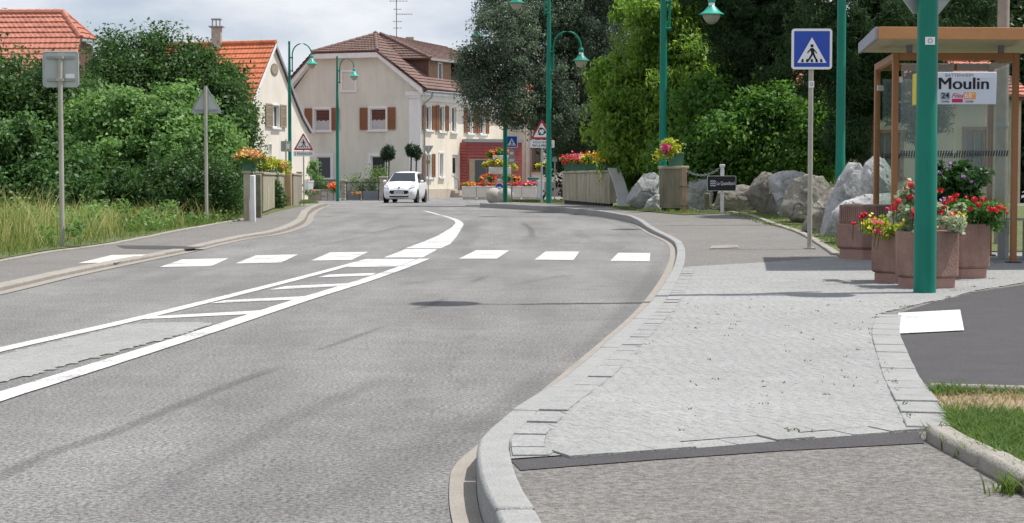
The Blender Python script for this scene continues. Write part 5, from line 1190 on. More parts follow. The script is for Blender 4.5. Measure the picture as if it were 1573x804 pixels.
def block(name, label, cat, px0, px1, D, z0, z1, m, dy=.2, bev=.015, capm=None):
    t = thing(name, label, cat, (XY((px0 + px1) / 2, D), D, z0), world=True); MB().box((t.location.x, D, (z0 + z1) / 2), (XY(px1, D) - XY(px0, D), dy, z1 - z0)).build('shaft', m, t, bevel=bev)
    if capm: MB().box((t.location.x, D, z1 + .025), (XY(px1, D) - XY(px0, D) + .05, dy + .05, .05)).build('cap', capm, t, bevel=.01)
    return t
gb_ = block('bridge_end_post', 'weathered grey concrete end post of the left parapet under the peach flowers', 'post', 375, 384.5, 31.6, LW(31.6) - .1, 1.05, CONC, .14, capm=CONC)
wb_ = block('bridge_end_post', 'white painted concrete end post beside the ivy on the left parapet', 'post', 385, 392.5, 31.2, LW(31.2) - .1, 1.02, CONW, .14)
block('bridge_end_post', 'mossy dark concrete panel behind the white end post', 'post', 393, 402, 33, LW(33) - .1, 1.04, mat('mossy_concrete', (.20, .20, .14), .95, .3, 5), .14)
block('bridge_post', 'tall ochre concrete post in the middle of the left bridge wall', 'post', 438.5, 448, 49, LW(49) - .1, P(443, 258, 49).z, mat('ochre_concrete', (.42, .31, .18), .9, .12, 4), .18, capm=CONC)
block('bridge_post', 'pale end pier of the left bridge wall before the trough', 'post', 457, 463.5, 60.5, LW(60) - .2, P(460, 266, 60).z, mat('pale_pier', (.50, .46, .38), .9, .12, 4), .2, capm=CONC)
rp_post = thing('rusty_post', 'rusty brown post with chain rings at the end of the short parapet', 'post', (XY(1051, 35.2), 35.2, SW(35)), world=True)
c = rp_post.location; MB().box((c.x, c.y, (c.z + 1.2) / 2), (.095, .09, 1.2 - c.z)).build('shaft', mat('rust_concrete', (.36, .24, .16), .9, .2, 6), rp_post, bevel=.01)
for z in (P(1051, 287, 35.2).z, P(1051, 316, 35.2).z): MB().tube([(c.x + .085 * math.cos(a), c.y + .075 * math.sin(a), z) for a in [i * math.pi / 8 for i in range(17)]], .012, 5).build('ring', METAL, rp_post)
wpz = (XY(1109, 34.8), 34.8, SW(34.8)); t = thing('chain_post', 'white chain post that carries the black river name sign', 'post', wpz, world=True)
MB().box((wpz[0], wpz[1], (wpz[2] + P(1109, 257, 34.8).z) / 2), (.07, .07, P(1109, 257, 34.8).z - wpz[2])).build('shaft', CONW, t, bevel=.006); MB().box((wpz[0], wpz[1], P(1109, 255, 34.8).z), (.1, .1, .06)).build('cap', CONW, t, bevel=.01)
block('chain_post', 'short mossy concrete post behind the lower chain', 'post', 1082, 1090, 36.2, SW(36), P(1086, 297, 36.2).z, mat('mossy_concrete', (.2, .2, .14)), .12)
def chain(label, a, b, sag, r=.012):
    a, b = Vector(a), Vector(b); t = thing('chain', label, 'chain', a, world=True, group='chains between the posts'); n = int((b - a).length / .045); pts = []
    for i in range(n + 1): q = i / n; p = a.lerp(b, q); p.z -= sag * 4 * q * (1 - q); pts.append(p)
    for i in range(n):
        p, q = pts[i], pts[i + 1]; d = (q - p).normalized(); s = d.cross(Vector((0, 1, 0))) if i % 2 else Vector((0, 1, 0)); s = s.normalized() * .02; m_ = (p + q) / 2; e = d * .033
        MB().tube([m_ - e, m_ - e * .5 + s, m_ + e * .5 + s, m_ + e, m_ + e * .5 - s, m_ - e * .5 - s, m_ - e], .008, 4, cap=False).build('link', ZINC, t)
chain('upper chain hanging from the short parapet to the white post', P(1054, 262, 35.2), P(1106, 258, 34.8), .13)
chain('lower chain sagging near the ground behind the short parapet', P(1054, 315, 35.2), P(1106, 316, 34.8), .13)
pS = P(1108.5, 282, 34.7); t = thing('river_sign', 'black enamel sign with wave symbol naming the stream', 'sign', pS)
s_ = 2600 / 34.7; ww, hh = 43 / s_, 22 / s_
plate('border', rrect(ww + .02, hh + .02, .03), .0, .012, CONW, t); f = plate('panel', rrect(ww, hh, .025), -.004, .006, mat('sign_black', (.02, .02, .025), .4, .1), t)
text('Le Quatelbach', .105, -.105, -.0, -.0055, WHITE, f, 0, align='LEFT', sx=.62)
k = MB()
for r_ in range(3):
    for i in range(12):
        x0 = -.235 + i * .0095; x1 = x0 + .0095; z0 = -.05 + r_ * .045; g_ = lambda x: .011 * math.sin((x + .235) / .038 * 2 * math.pi)
        k.add([(x0, -.0055, z0 + g_(x0)), (x1, -.0055, z0 + g_(x1)), (x1, -.0055, z0 + g_(x1) + .016), (x0, -.0055, z0 + g_(x0) + .016)], [(0, 1, 2, 3)])
k.build('wave_symbol', WHITE, f, smooth=False)
# flower boxes on the parapets
def fbox(label, p, w_, h_=.2, m=GBOX, d=.2):
    t = thing('flower_box', label, 'flower box', p); x, y = w_ / 2, d / 2
    k = MB(); k.hexa([(-x * .82, -y * .75, 0), (x * .82, -y * .75, 0), (x * .82, y * .75, 0), (-x * .82, y * .75, 0)], [(-x, -y, h_), (x, -y, h_), (x, y, h_), (-x, y, h_)]); k.build('trough', m, t)
    k = MB(); k.box((0, 0, h_ - .012), (w_ + .03, d + .03, .03)); k.build('rim', m, t); return t
LEAFF = leafmat('leaf_flower', (.05, .14, .02), (.18, .34, .06), .4)
LEAFY = leafmat('leaf_yellow', (.22, .30, .03), (.50, .52, .08), .4)
LEAFV = leafmat('leaf_variegated', (.10, .17, .07), (.55, .60, .42), .3)
boxes = []
for i, (px, lb) in enumerate([(874, 'green flower box at the far end of the ribbed parapet'), (886, 'second green flower box from the far end of the ribbed parapet'), (905, 'third green flower box along the ribbed parapet'), (931, 'green flower box nearest the white curved end of the parapet')]):
    q = Wp.at(px); p = Wp.p(q, 1.17, -.05); b_ = fbox(lb, p, .42, .2); b_['group'] = 'green flower boxes along the ribbed parapet'
    blo = [[('red', 60), ('pink', 25)], [('red', 60), ('pink', 45)], [('red', 14), ('yellow', 40)], [('yellow', 95), ('orange', 25)]][i]
    flower('flower_mound', ['pink and red blooms at the far end of the ribbed parapet', 'bright red and pink blooms above the second parapet box', 'yellow speckled foliage in the middle of the ribbed parapet', 'yellow and orange blooms beside the white curved parapet end'][i],
           [((p.x, p.y, p.z + .30), (.30, .22, .13), 1), ((p.x + random.uniform(-.2, .2), p.y, p.z + .24), (.25, .2, .1), 1)], 900, .06, blo, p + Vector((0, 0, .2)), LEAFF if i != 3 else LEAFY, 70 + i, bs=.07)
p = Wn2.p(Ln2 * .62, 1.22, -.05); fbox('single green flower box on the short ribbed parapet', p, .34, .27)
flower('flower_mound', 'yellow green leaves with one pink bloom above the short parapet', [EW(1022, 233, 35.6, .14, .13), EW(1038, 228, 35.6, .13, .12), EW(1010, 240, 35.5, .07, .12), EW(1026, 222, 35.6, .12, .06)], 1500, .055, [('pink', 3)], p + Vector((0, 0, .27)), LEAFY, 75, bs=.05)
flower('pink_bloom', 'cluster of bright pink petals in the short parapet box', [EW(1022, 229, 35.3, .05, .03)], 30, .04, [('pink', 26)], P(1022, 229, 35.3), LEAFF, 76, bs=.06, shell=.2)
p = Vector((XY(384, 31.6), 31.6, 1.08)); fbox('green flower box on top of the left parapet end post', p, .25, .24)
flower('flower_mound', 'peach and yellow blooms spilling over the left parapet box', [EW(384, 240, 31.4, .20, .08), EW(398, 247, 31.6, .13, .11), EW(372, 243, 31.5, .10, .06)], 900, .05, [('peach', 170), ('yellow', 30), ('orange', 25)], p + Vector((0, 0, .24)), LEAFF, 77, bs=.05)
flower('flower_mound', 'yellow green foliage trailing over the left bridge wall', [EW(418, 252, 44, .28, .14), EW(433, 256, 44, .22, .14), EW(408, 258, 43, .15, .14)], 2200, .06, [('pink', 8), ('yellow', 20)], P(420, 262, 44), LEAFY, 78, bs=.05)
# ------------------------------------------------------------------ boulders
def boulder(label, pl_, D, m, seed, cuts=9, sub=5):
    """pl_: outline in the picture -> the width profile of a rounded faceted stone standing D metres away"""
    xs = [p[0] for p in pl_]; ys = [p[1] for p in pl_]; mx_, my_ = sum(xs) / len(xs), max(ys); pl_ = [(mx_ + (a - mx_) * 1.10, my_ + (b - my_) * 1.05) for a, b in pl_]; xs = [p[0] for p in pl_]; ys = [p[1] for p in pl_]; cx = sum(xs) / len(xs); cy = (min(ys) + max(ys)) / 2
    c = P(cx, cy, D); base = P(cx, max(ys), D); t = thing('boulder', label, 'boulder', (c.x, D, SW(D)), group='boulders along the pavement edge', world=True)
    W3_ = [P(a, b, D) for a, b in pl_]; n = len(W3_); bm = bmesh.new(); bmesh.ops.create_icosphere(bm, subdivisions=sub, radius=1); g = random.Random(seed)
    ang = []
    for p in W3_: ang.append((math.atan2(p.z - c.z, p.x - c.x), math.hypot(p.z - c.z, p.x - c.x)))
    ang.sort(); ang = [(ang[-1][0] - 2 * math.pi, ang[-1][1])] + ang + [(ang[0][0] + 2 * math.pi, ang[0][1])]
    dp = (max(p.x for p in W3_) - min(p.x for p in W3_)) * .42
    planes = []
    for _ in range(cuts):
        d = Vector((g.gauss(0, .55), -1, g.gauss(0, .5) + .15)).normalized(); planes.append((d, g.uniform(.5, .85)))
    from mathutils import noise
    for v in bm.verts:
        q = v.co.copy()
        for d, h in planes:
            e = q.dot(d) - h
            if e > 0: q -= d * e * .97
        a = math.atan2(q.z, q.x)
        for (a0, r0), (a1, r1) in zip(ang, ang[1:]):
            if a0 <= a <= a1:
                # chord interpolation between outline points
                x0, z0, x1, z1 = r0 * math.cos(a0), r0 * math.sin(a0), r1 * math.cos(a1), r1 * math.sin(a1)
                den = math.cos(a) * (z1 - z0) - math.sin(a) * (x1 - x0); r = (x0 * (z1 - z0) - z0 * (x1 - x0)) / den if abs(den) > 1e-6 else r0; break
        rr = math.hypot(q.x, q.z); r = abs(r)
        s = Vector((q.x * 3 + seed, q.y * 3, q.z * 3)); nz_ = noise.fractal(s, .8, 2.0, 6) * .055 - max(0, .06 - abs(noise.noise(s * .55))) * .9 + (noise.cell(s * .7) - .5) * 0
        v.co = Vector((c.x + math.cos(a) * rr * r * (1 + nz_), D + q.y * dp * (1 + nz_ * 2), c.z + math.sin(a) * rr * r * (1 + nz_)))
    me = bpy.data.meshes.new('stone_body')
    for v in bm.verts: v.co -= Vector(t.location)
    bm.to_mesh(me); bm.free(); me.materials.append(m); me.shade_smooth(); me.set_sharp_from_angle(angle=math.radians(28))
    o = bpy.data.objects.new('stone_body', me); COL.objects.link(o); o.parent = t; return t
boulder('pale wedge shaped boulder left of the short parapet', [(962, 312), (972, 292), (990, 270), (1003, 268), (1014, 276), (1016, 300), (1014, 320), (985, 323)], 37.5, ROCK, 1)
boulder('low grey boulder against the foot of the short parapet', [(990, 322), (996, 308), (1008, 300), (1018, 303), (1018, 327), (1000, 328)], 36.9, ROCK, 2)
boulder('grey boulder behind the chains and the river name sign', [(1052, 300), (1060, 281), (1075, 275), (1092, 278), (1094, 300), (1090, 322), (1060, 324), (1050, 315)], 37.3, ROCK, 3)
boulder('low tan boulder right of the river name sign', [(1100, 320), (1104, 298), (1118, 288), (1140, 286), (1158, 290), (1158, 312), (1148, 328), (1112, 328)], 35.6, ROCKD, 4)
boulder('mottled brown boulder between the tan one and the tall white one', [(1146, 300), (1160, 280), (1172, 267), (1186, 268), (1196, 282), (1198, 318), (1190, 334), (1172, 334), (1156, 318)], 34, ROCKD, 5)
boulder('white flat topped boulder with a sharp cleft', [(1183, 276), (1196, 268), (1215, 266), (1232, 268), (1240, 276), (1224, 302), (1215, 338), (1200, 336), (1192, 308)], 32.8, ROCK, 6)
boulder('round tan boulder behind the crossing sign post', [(1204, 318), (1208, 300), (1222, 278), (1240, 272), (1262, 275), (1276, 288), (1276, 312), (1262, 335), (1232, 346), (1216, 340)], 30.5, ROCKD, 7)
boulder('tan slab of rock leaning against the big pointed boulder', [(1234, 350), (1250, 318), (1280, 288), (1296, 296), (1290, 340), (1278, 364), (1252, 364), (1236, 360)], 26.5, ROCKD, 8)
boulder('big pointed grey boulder in front of the green lamp post', [(1262, 368), (1272, 320), (1288, 282), (1304, 256), (1318, 256), (1328, 270), (1334, 330), (1328, 372), (1290, 376)], 25.2, ROCK, 9)
boulder('tall white boulder just behind the bus shelter posts', [(1314, 340), (1322, 290), (1330, 258), (1344, 244), (1358, 250), (1374, 276), (1382, 320), (1378, 350), (1340, 356)], 24.2, ROCK, 10)
boulder('low white boulder filling the gap behind the rear planter', [(1282, 330), (1300, 312), (1330, 302), (1378, 300), (1384, 330), (1376, 360), (1300, 364)], 23.2, ROCK, 13)
vr = [tuple(G(a, b, SW)[:2]) for a, b in [(955, 322.5), (1012, 327.5), (1052, 331), (1130, 327.5), (1225, 357), (1290, 395)]]
vr2 = vr + [(5.0, 20.6), (9, 21.5), (16, 60), (3.2, 60)]
sheet('verge', vr2, SW, .012, VERGE)
ecc = catmull([Vector((a, b, 0)) for a, b in [tuple(G(a, b, SW)[:2]) for a, b in [(1122, 326.5), (1165, 336), (1225, 357), (1262, 377), (1288, 395)]]], 6)
stones('edging', ecc, -.05, .05, lambda y: SW(y) + .03, lambda y: SW(y) - .05, KERC, step=.55, y0=3, y1=60, piece='edging_stone', gap=.03)
gq = []
for _ in range(5200):
    i = random.randrange(len(ecc) - 1); p = ecc[i].lerp(ecc[i + 1], random.random()); d_ = .12 + abs(random.gauss(0, .35)); gq.append((p.x + d_, p.y + d_ * .2, SW(p.y) + .012))
gq2 = pts_in(vr2[:5] + [(3.9, 40), (2.2, 40)], 7000, SW, .012)
grass('verge_grass', gq[:2600] + gq2[:3500], .01, .06, .008, GR_LOW, .6, 14)
mo = pts_in([(XY(790, 60), 60), (XY(860, 56), 56), (XY(905, 60), 60), (XY(780, 66), 66)], 5000, SW, .01)
sheet('verge', [(XY(770, 62), 62), (XY(850, 53.5), 53.5), (XY(868, 52), 52), (XY(960, 55), 55), (XY(960, 65.5), 65.5), (XY(790, 65.5), 65.5)], SW, .012, VERGE)
grass('verge_grass', mo, .03, .12, .012, GR_LOW, .5, 15)
lw = pts_in([(XY(440, 55), 55), (XY(466, 60), 60), (XY(490, 62), 62), (XY(470, 56), 56)], 900, LW, .0)
grass('verge_grass', lw, .04, .16, .012, GR_LOW, .5, 16)
# ------------------------------------------------------------------ pink planters
def hexring(r, z, rot, n=6): return [(r * math.cos(rot + i * 2 * math.pi / n), r * math.sin(rot + i * 2 * math.pi / n), z) for i in range(n)]
def planter(label, loc, r, h, rot, lid=False):
    t = thing('concrete_planter', label, 'planter', loc, 0, group='pink hexagonal concrete planters'); n = 6
    def prism(rb, rt, z0, z1):
        k = MB(); a, b = hexring(rb, z0, rot), hexring(rt, z1, rot); k.add(a + b, [tuple(range(n))[::-1], tuple(range(n, 2 * n))] + [(i, (i + 1) % n, n + (i + 1) % n, n + i) for i in range(n)]); return k
    prism(r * .90, r * .90, -.03, h * .2).build('plinth', PINKB, t, bevel=.01, smooth=False)
    k = MB(); hs = h if not lid else h * .66
    rings = [hexring(r * .94, h * .2, rot), hexring(r, h * .24, rot), hexring(r, hs, rot), hexring(r * .86, hs, rot), hexring(r * .84, hs - .06, rot)]
    vs = [v for g_ in rings for v in g_]; fs = [tuple(range(n))[::-1], tuple(range(4 * n, 5 * n))] + [(q * n + i, q * n + (i + 1) % n, (q + 1) * n + (i + 1) % n, (q + 1) * n + i) for q in range(4) for i in range(n)]
    k.add(vs, fs); k.build('bowl', PINK, t, bevel=.012, smooth=False)
    if not lid: prism(r * .83, r * .83, hs - .1, hs - .04).build('earth', SOIL, t, smooth=False)
    if lid:
        prism(r * .93, r * .93, hs, h).build('upper_ring', PINK, t, bevel=.01, smooth=False)
        for i in range(n):
            a, b = Vector(hexring(r * .935, 0, rot)[i]), Vector(hexring(r * .935, 0, rot)[(i + 1) % n]); m_ = (a + b) / 2; no = Vector((m_.x, m_.y, 0)).normalized()
            if no.y > .2: continue
            for j in range(11):
                c_ = a.lerp(b, (j + 1) / 12); MB().box((c_.x, c_.y, hs + (h - hs) * .5), (.018, .018, (h - hs) * .82), math.atan2(no.y, no.x)).build('rib', PINK, t, smooth=False)
    return t
ph = .47
P3 = (XY(1424, 13.98), 13.98, SW(14)); P2 = (XY(1388, 14.7), 14.7, SW(14.6)); P4 = (XY(1477, 15.35), 15.35, SW(15)); P1 = (XY(1335, 19.0), 19.0, SW(19))
planter('front pink planter behind the lamp post with variegated leaves', P3, .285, ph, .35); planter('left front pink planter with yellow foliage and a chipped panel', P2, .285, ph - .02, .1)
planter('right pink planter with red geraniums under the shelter post', P4, .285, ph + .03, .28); planter('rear pink planter with ribbed upper ring beside the boulders', P1, .375, .61, .12, True)
def at3(px, py, D): return tuple(P(px, py, D))
gL = flower('geranium', 'low yellow green foliage with few red blooms in the left planter', [EW(1372, 354, 14.6, .21, .08, .2), EW(1410, 350, 14.6, .16, .10, .2), EW(1342, 350, 14.5, .10, .09)], 4200, .038, [('red', 6), ('pink', 4), ('yellow', 20)], (P2[0], P2[1], .46), leafmat('leaf_yg', (.14, .26, .03), (.42, .46, .07), .4), 81, bs=.03, spread=.035)
gF = flower('geranium', 'tall red geranium with variegated leaves behind the lamp post', [EW(1400, 330, 14.0, .15, .16, .2), EW(1452, 333, 13.9, .18, .14, .2), EW(1420, 310, 14.1, .14, .14), EW(1398, 300, 14.1, .08, .10)], 4600, .045, [('red', 16)], (P3[0], P3[1], .48), LEAFV, 82, bs=.03, spread=.035)
gR = flower('geranium', 'bushy green geranium with bright red heads in the right planter', [EW(1490, 328, 15.2, .22, .11, .2), EW(1514, 330, 15.2, .15, .10), EW(1470, 316, 15.3, .13, .10)], 5200, .035, [('red', 6)], (P4[0], P4[1], .5), leafmat('leaf_ger', (.03, .11, .02), (.12, .26, .05), .35), 83, bs=.03, spread=.035)
gT = flower('tall_petunia', 'tall dark green plant with lilac flowers behind the planters', [EW(1462, 285, 16.2, .24, .2), EW(1485, 272, 16.2, .17, .14), EW(1445, 275, 16.2, .1, .12), EW(1465, 315, 16.2, .24, .18)], 4600, .06, [('lilac', 3)], (XY(1465, 16.2), 16.2, SW(16)), leafmat('leaf_pet', (.015, .055, .012), (.05, .12, .03), .3), 84, bs=.035, spread=.05)
flower('yellow_flowers', 'small clump of yellow flowers at the right rim of the front planter', [EW(1471, 334, 13.85, .05, .045)], 120, .03, [('yellow', 40)], P(1471, 345, 13.85), LEAFY, 85, bs=.022, shell=.6, spread=.02)
# flower heads that can be told apart
HEAD = {'red': mat('petal_red', ()) if 'petal_red' not in MATS else MATS['petal_red']}
def heads(t, spots, D, colr, par_label):
    m = mat('petal_' + colr, FLM[colr], .6, .2, 20)
    for s_i, (px, py, r) in enumerate(spots):
        c = P(px, py, D); r = r / (2600 / D); k = MB(); g = random.Random(s_i + int(px))
        for _ in range(34):
            d = Vector((g.gauss(0, 1), g.gauss(0, 1), g.gauss(0, 1))).normalized(); p = c + Vector((d.x, d.y, d.z * .75)) * r * g.uniform(.55, 1); nrm = (d + Vector((g.gauss(0, .3), g.gauss(0, .3), .2))).normalized(); a_ = nrm.orthogonal().normalized(); b_ = nrm.cross(a_); q_ = r * .42
            k.add([p + (a_ * math.cos(x) + b_ * math.sin(x)) * q_ * (1 if i % 2 else .7) for i, x in enumerate([i * math.pi / 3 for i in range(6)])], [tuple(range(6))])
        o = k.build('flower_head', m, t, smooth=False)
        MB().tube([c, c + Vector((g.uniform(-.02, .02), .02, -.14))], .003, 4).build('stalk', LEAFF, o)
heads(gF, [(1400, 285, 6), (1398, 303, 5.5), (1379, 309, 6), (1404, 326, 7), (1374, 320, 5), (1402, 334, 4), (1452, 312, 5), (1450, 319, 4), (1445, 325, 4), (1456, 308, 4)], 13.75, 'red', 'red flower heads standing above the front planter')
heads(gR, [(1468, 300, 5.5), (1465, 307, 5), (1497, 306, 6), (1510, 307, 5.5), (1491, 321, 4.5), (1503, 315, 5), (1521, 321, 5.5), (1529, 322, 5), (1536, 318, 5), (1543, 321, 3.5), (1547, 327, 3)], 14.9, 'red', 'red flower heads above the right planter')
heads(gL, [(1325, 331, 5), (1321, 334, 4), (1311, 343, 4), (1328, 329, 4)], 14.3, 'red', 'red flower heads drooping at the left planter edge')
heads(gL, [(1346, 355, 5), (1351, 358, 4.5), (1364, 321, 4), (1371, 330, 4)], 14.3, 'pink', 'pink flower heads in the left planter')
heads(gT, [(1443, 265, 3.5), (1480, 272, 4), (1457, 257, 2.5), (1492, 279, 3.5)], 15.9, 'lilac', 'lilac flower heads on the tall plant')
# ------------------------------------------------------------------ bus shelter
def shglass():
    m = bpy.data.materials.new('shelter_glass'); m.use_nodes = True; t = m.node_tree; t.nodes.clear(); l = t.links.new
    a = t.nodes.new('ShaderNodeBsdfTransparent'); a.inputs[0].default_value = (.86, .90, .88, 1); g = t.nodes.new('ShaderNodeBsdfGlossy'); g.inputs['Roughness'].default_value = .03; g.inputs[0].default_value = (.9, .95, .93, 1)
    f = t.nodes.new('ShaderNodeFresnel'); f.inputs[0].default_value = 1.5; x = t.nodes.new('ShaderNodeMixShader'); o = t.nodes.new('ShaderNodeOutputMaterial')
    x.inputs[0].default_value = .045; l(a.outputs[0], x.inputs[1]); l(g.outputs[0], x.inputs[2]); l(x.outputs[0], o.inputs[0]); return m
SHG = shglass()
zB = SW(18); Bp = Vector((XY(1373, 18), 18, 0)); Dp = Vector((XY(1557, 18), 18, 0)); Ap = Vector((XY(1345.5, 19.7), 19.7, 0)); Cp = Vector((XY(1519, 19.7), 19.7, 0)); zT = 2.28
t = thing('bus_shelter', 'glazed bus shelter with orange brown frame and flat overhanging roof', 'bus shelter', (Bp.x, Bp.y, zB), world=True)
for q in (Bp, Dp, Ap, Cp):
    MB().box((q.x, q.y, (zB + zT) / 2), (.062, .062, zT - zB)).build('post', ORNG, t, bevel=.006); MB().box((q.x, q.y, zB + .012), (.14, .14, .02)).build('foot_plate', METAL, t)
def beam(a, b, z, h=.075, w_=.06, nm='beam', m=ORNG):
    u = (b - a).normalized(); a2 = a + u * .033; b2 = b - u * .033; W = Wall(a2, u, (u.y, -u.x)); k = MB(); W.box(k, 0, (b2 - a2).length, z - h, z, -w_ / 2, w_ / 2); return k.build(nm, m, t, bevel=.004)
for a, b in ((Bp, Dp), (Ap, Cp), (Bp, Ap), (Dp, Cp)): beam(a, b, zT)
beam(Ap, Cp, .28, .05, .05); beam(Bp, Ap, .28, .05, .05)
for a, b, nm in ((Ap, Cp, 'back_pane'), (Ap, Bp, 'side_pane'), (Bp, Dp, 'front_pane'), (Dp, Cp, 'side_pane')):
    W = Wall(a, (b - a).normalized(), ((b - a).normalized().y, -(b - a).normalized().x)); n = 1 if nm == 'side_pane' else 2; Ln = (b - a).length
    for i in range(n):
        k = MB(); x0 = .06 + (Ln - .09) * i / n; x1 = .03 + (Ln - .09) * (i + 1) / n; W.box(k, x0, x1, zB + .3, zT - .11, -.004, .004); gp_ = k.build('glass_pane', SHG, t, smooth=False)
        if nm in ('back_pane', 'front_pane'):
            k = MB(); zs = 1.19
            for j in range(int((x1 - x0) / .028)): x = x0 + j * .028; q = [W.p(x, zs, -.006), W.p(x + .016, zs, -.006), W.p(x + .026, zs + .06, -.006), W.p(x + .010, zs + .06, -.006)]; k.slab(q, W.n * .002)
            k.build('warning_strip', BLACK, gp_, smooth=False)
    for zz in (.6, 2.0):
        k = MB(); c_ = W.p(.05, zz, -.02); k.box((c_.x, c_.y, c_.z), (.05, .05, .06)); k.build('glass_clamp', TRIM, t)
nl, fl_, rgt = Vector((3.57, 16.6, 0)), Vector((4.02, 19.6, 0)), 7.6
rb = [Vector((nl.x, nl.y, 2.325)), Vector((rgt, nl.y + .3, 2.325)), Vector((rgt + .4, fl_.y + .3, 2.405)), Vector((fl_.x, fl_.y, 2.405))]
k = MB(); k.hexa([v + Vector((.05, .05, 0)) if i == 0 else v for i, v in enumerate(rb)], [v + Vector((0, 0, .07)) for v in rb]); k.build('roof', mat('roof_panel', (.42, .36, .24), .35, .15, 3, spec=.5), t)
def fas(a, b, h, m):
    u = (b - a); u.z = 0; u.normalize(); o = Vector((u.y, -u.x, 0)) * .03; k = MB(); k.slab([a + Vector((0, 0, -.012)), b + Vector((0, 0, -.012)), b + Vector((0, 0, h)), a + Vector((0, 0, h))], o); k.build('fascia', m, t, bevel=.003)
fas(rb[0], rb[1], .105, ORNL); fas(rb[3], rb[0], .105, mat('grey_fascia', (.30, .31, .36), .5, .05, 4))
for px, D_ in ((1394, 18), (1534, 18)):
    x = XY(px, D_); MB().box((x, D_, zT + .04), (.055, .05, .1)).build('roof_stud', GREYP, t)
bn = thing('bench', 'slim metal bench inside the bus shelter behind the right planter', 'bench', (XY(1525, 18.9), 18.9, zB), world=True)
c = bn.location
for i in range(5): MB().box((c.x, c.y - .16 + i * .08, .5), (1.0, .05, .02)).build('slat', ZINC, bn)
for dx in (-.4, .12, .4): MB().box((c.x + dx, c.y, (zB + .5) / 2), (.04, .3, .46 - zB)).build('leg', ZINC, bn)
up = thing('utility_pole', 'weathered grey pole rising behind the bus shelter at the right', 'pole', (XY(1537, 23), 23, SW(23)), world=True)
MB().lathe([(.085, 0), (.075, 5.5)], up.location, 14).build('shaft', mat('weathered_wood', (.34, .27, .23), .85, .2, 6), up); MB().lathe([(.09, 1.6), (.09, 1.66)], up.location, 14).build('band', ZINC, up)
# bus stop sign
D = 15; b0 = Vector((XY(1423, D), D, SW(D))); t = thing('bus_stop_sign', 'white bus stop sign reading Moulin beside the nearest lamp post', 'bus stop sign', b0); s_ = 2600 / D
k = MB(); k.lathe([(.028, 0), (.028, P(1423, 108, D).z - b0.z)], (0, 0, 0), 12); k.build('post', ZINC, t)
def lx(px): return XY(px, D) - b0.x
def lz(py): return P(1423, py, D).z - b0.z
x0, x1, z0, z1 = lx(1428), lx(1527), lz(160.5), lz(111)
BS = mat('stop_panel', (.58, .62, .72), .5, .03, 4)
k = MB(); k.box(((x0 + x1) / 2, 0, (z0 + z1) / 2), (x1 - x0, .03, z1 - z0)); f = k.build('panel', BS, t, bevel=.004); yy = -.0165
plate('pale_header', rrect(x1 - x0 - .01, .045, .003), yy, .002, mat('stop_header', (.66, .69, .76), .5, .03), f, (x0 + x1) / 2, z1 - .03)
text('BATTENHEIM', .042, lx(1470), lz(116.2), yy - .002, mat('grey_ink', (.25, .26, .3), .6, .05), f)
[text('Moulin', .148, lx(1436.5) + dx, lz(129.5), yy - .001 - abs(dx) * .1, BLACK, f, 0, align='LEFT', sx=1.12) for dx in (0, .0035, .007)]
plate('route_box', rrect(.085, .062, .003), yy, .002, mat('route_grey', (.30, .36, .44), .5, .04), f, lx(1449), lz(148)); text('24', .070, lx(1449), lz(147.5), yy - .002, BLACK, f, .0008)
text('Filea', .058, lx(1467), lz(147.5), yy - .001, mat('red_ink', (.55, .04, .10), .5, .05), f, .0, shear=.4)
plate('orange_box', rrect(.105, .062, .003), yy, .002, mat('orange_ink', (.80, .30, .10), .5, .05), f, lx(1486.5), lz(147.5)); text('68', .066, lx(1484), lz(147.5), yy - .002, WHITE, f, 0); text('o', .03, lx(1492), lz(144.5), yy - .002, mat('yellow_ink', (.8, .6, .05), .5, .05), f, .002)
plate('crimson_box', rrect(.095, .032, .002), yy, .002, mat('crimson_ink', (.50, .02, .10), .5, .05), f, lx(1467.5), lz(155))
for px in (1449, 1486): text('LIGNES', .022, lx(px), lz(156.5), yy - .001, BLACK, f)
k = MB(); k.box((lx(1407.5), 0, lz(137)), (.026, .30, lz(113) - lz(161))); k.build('timetable_case', mat('yellow_case', (.62, .50, .03), .5, .05), t, bevel=.004); k = MB(); k.box((lx(1416), .0, lz(137)), (.09, .03, .03)); k.build('bracket', ZINC, t)
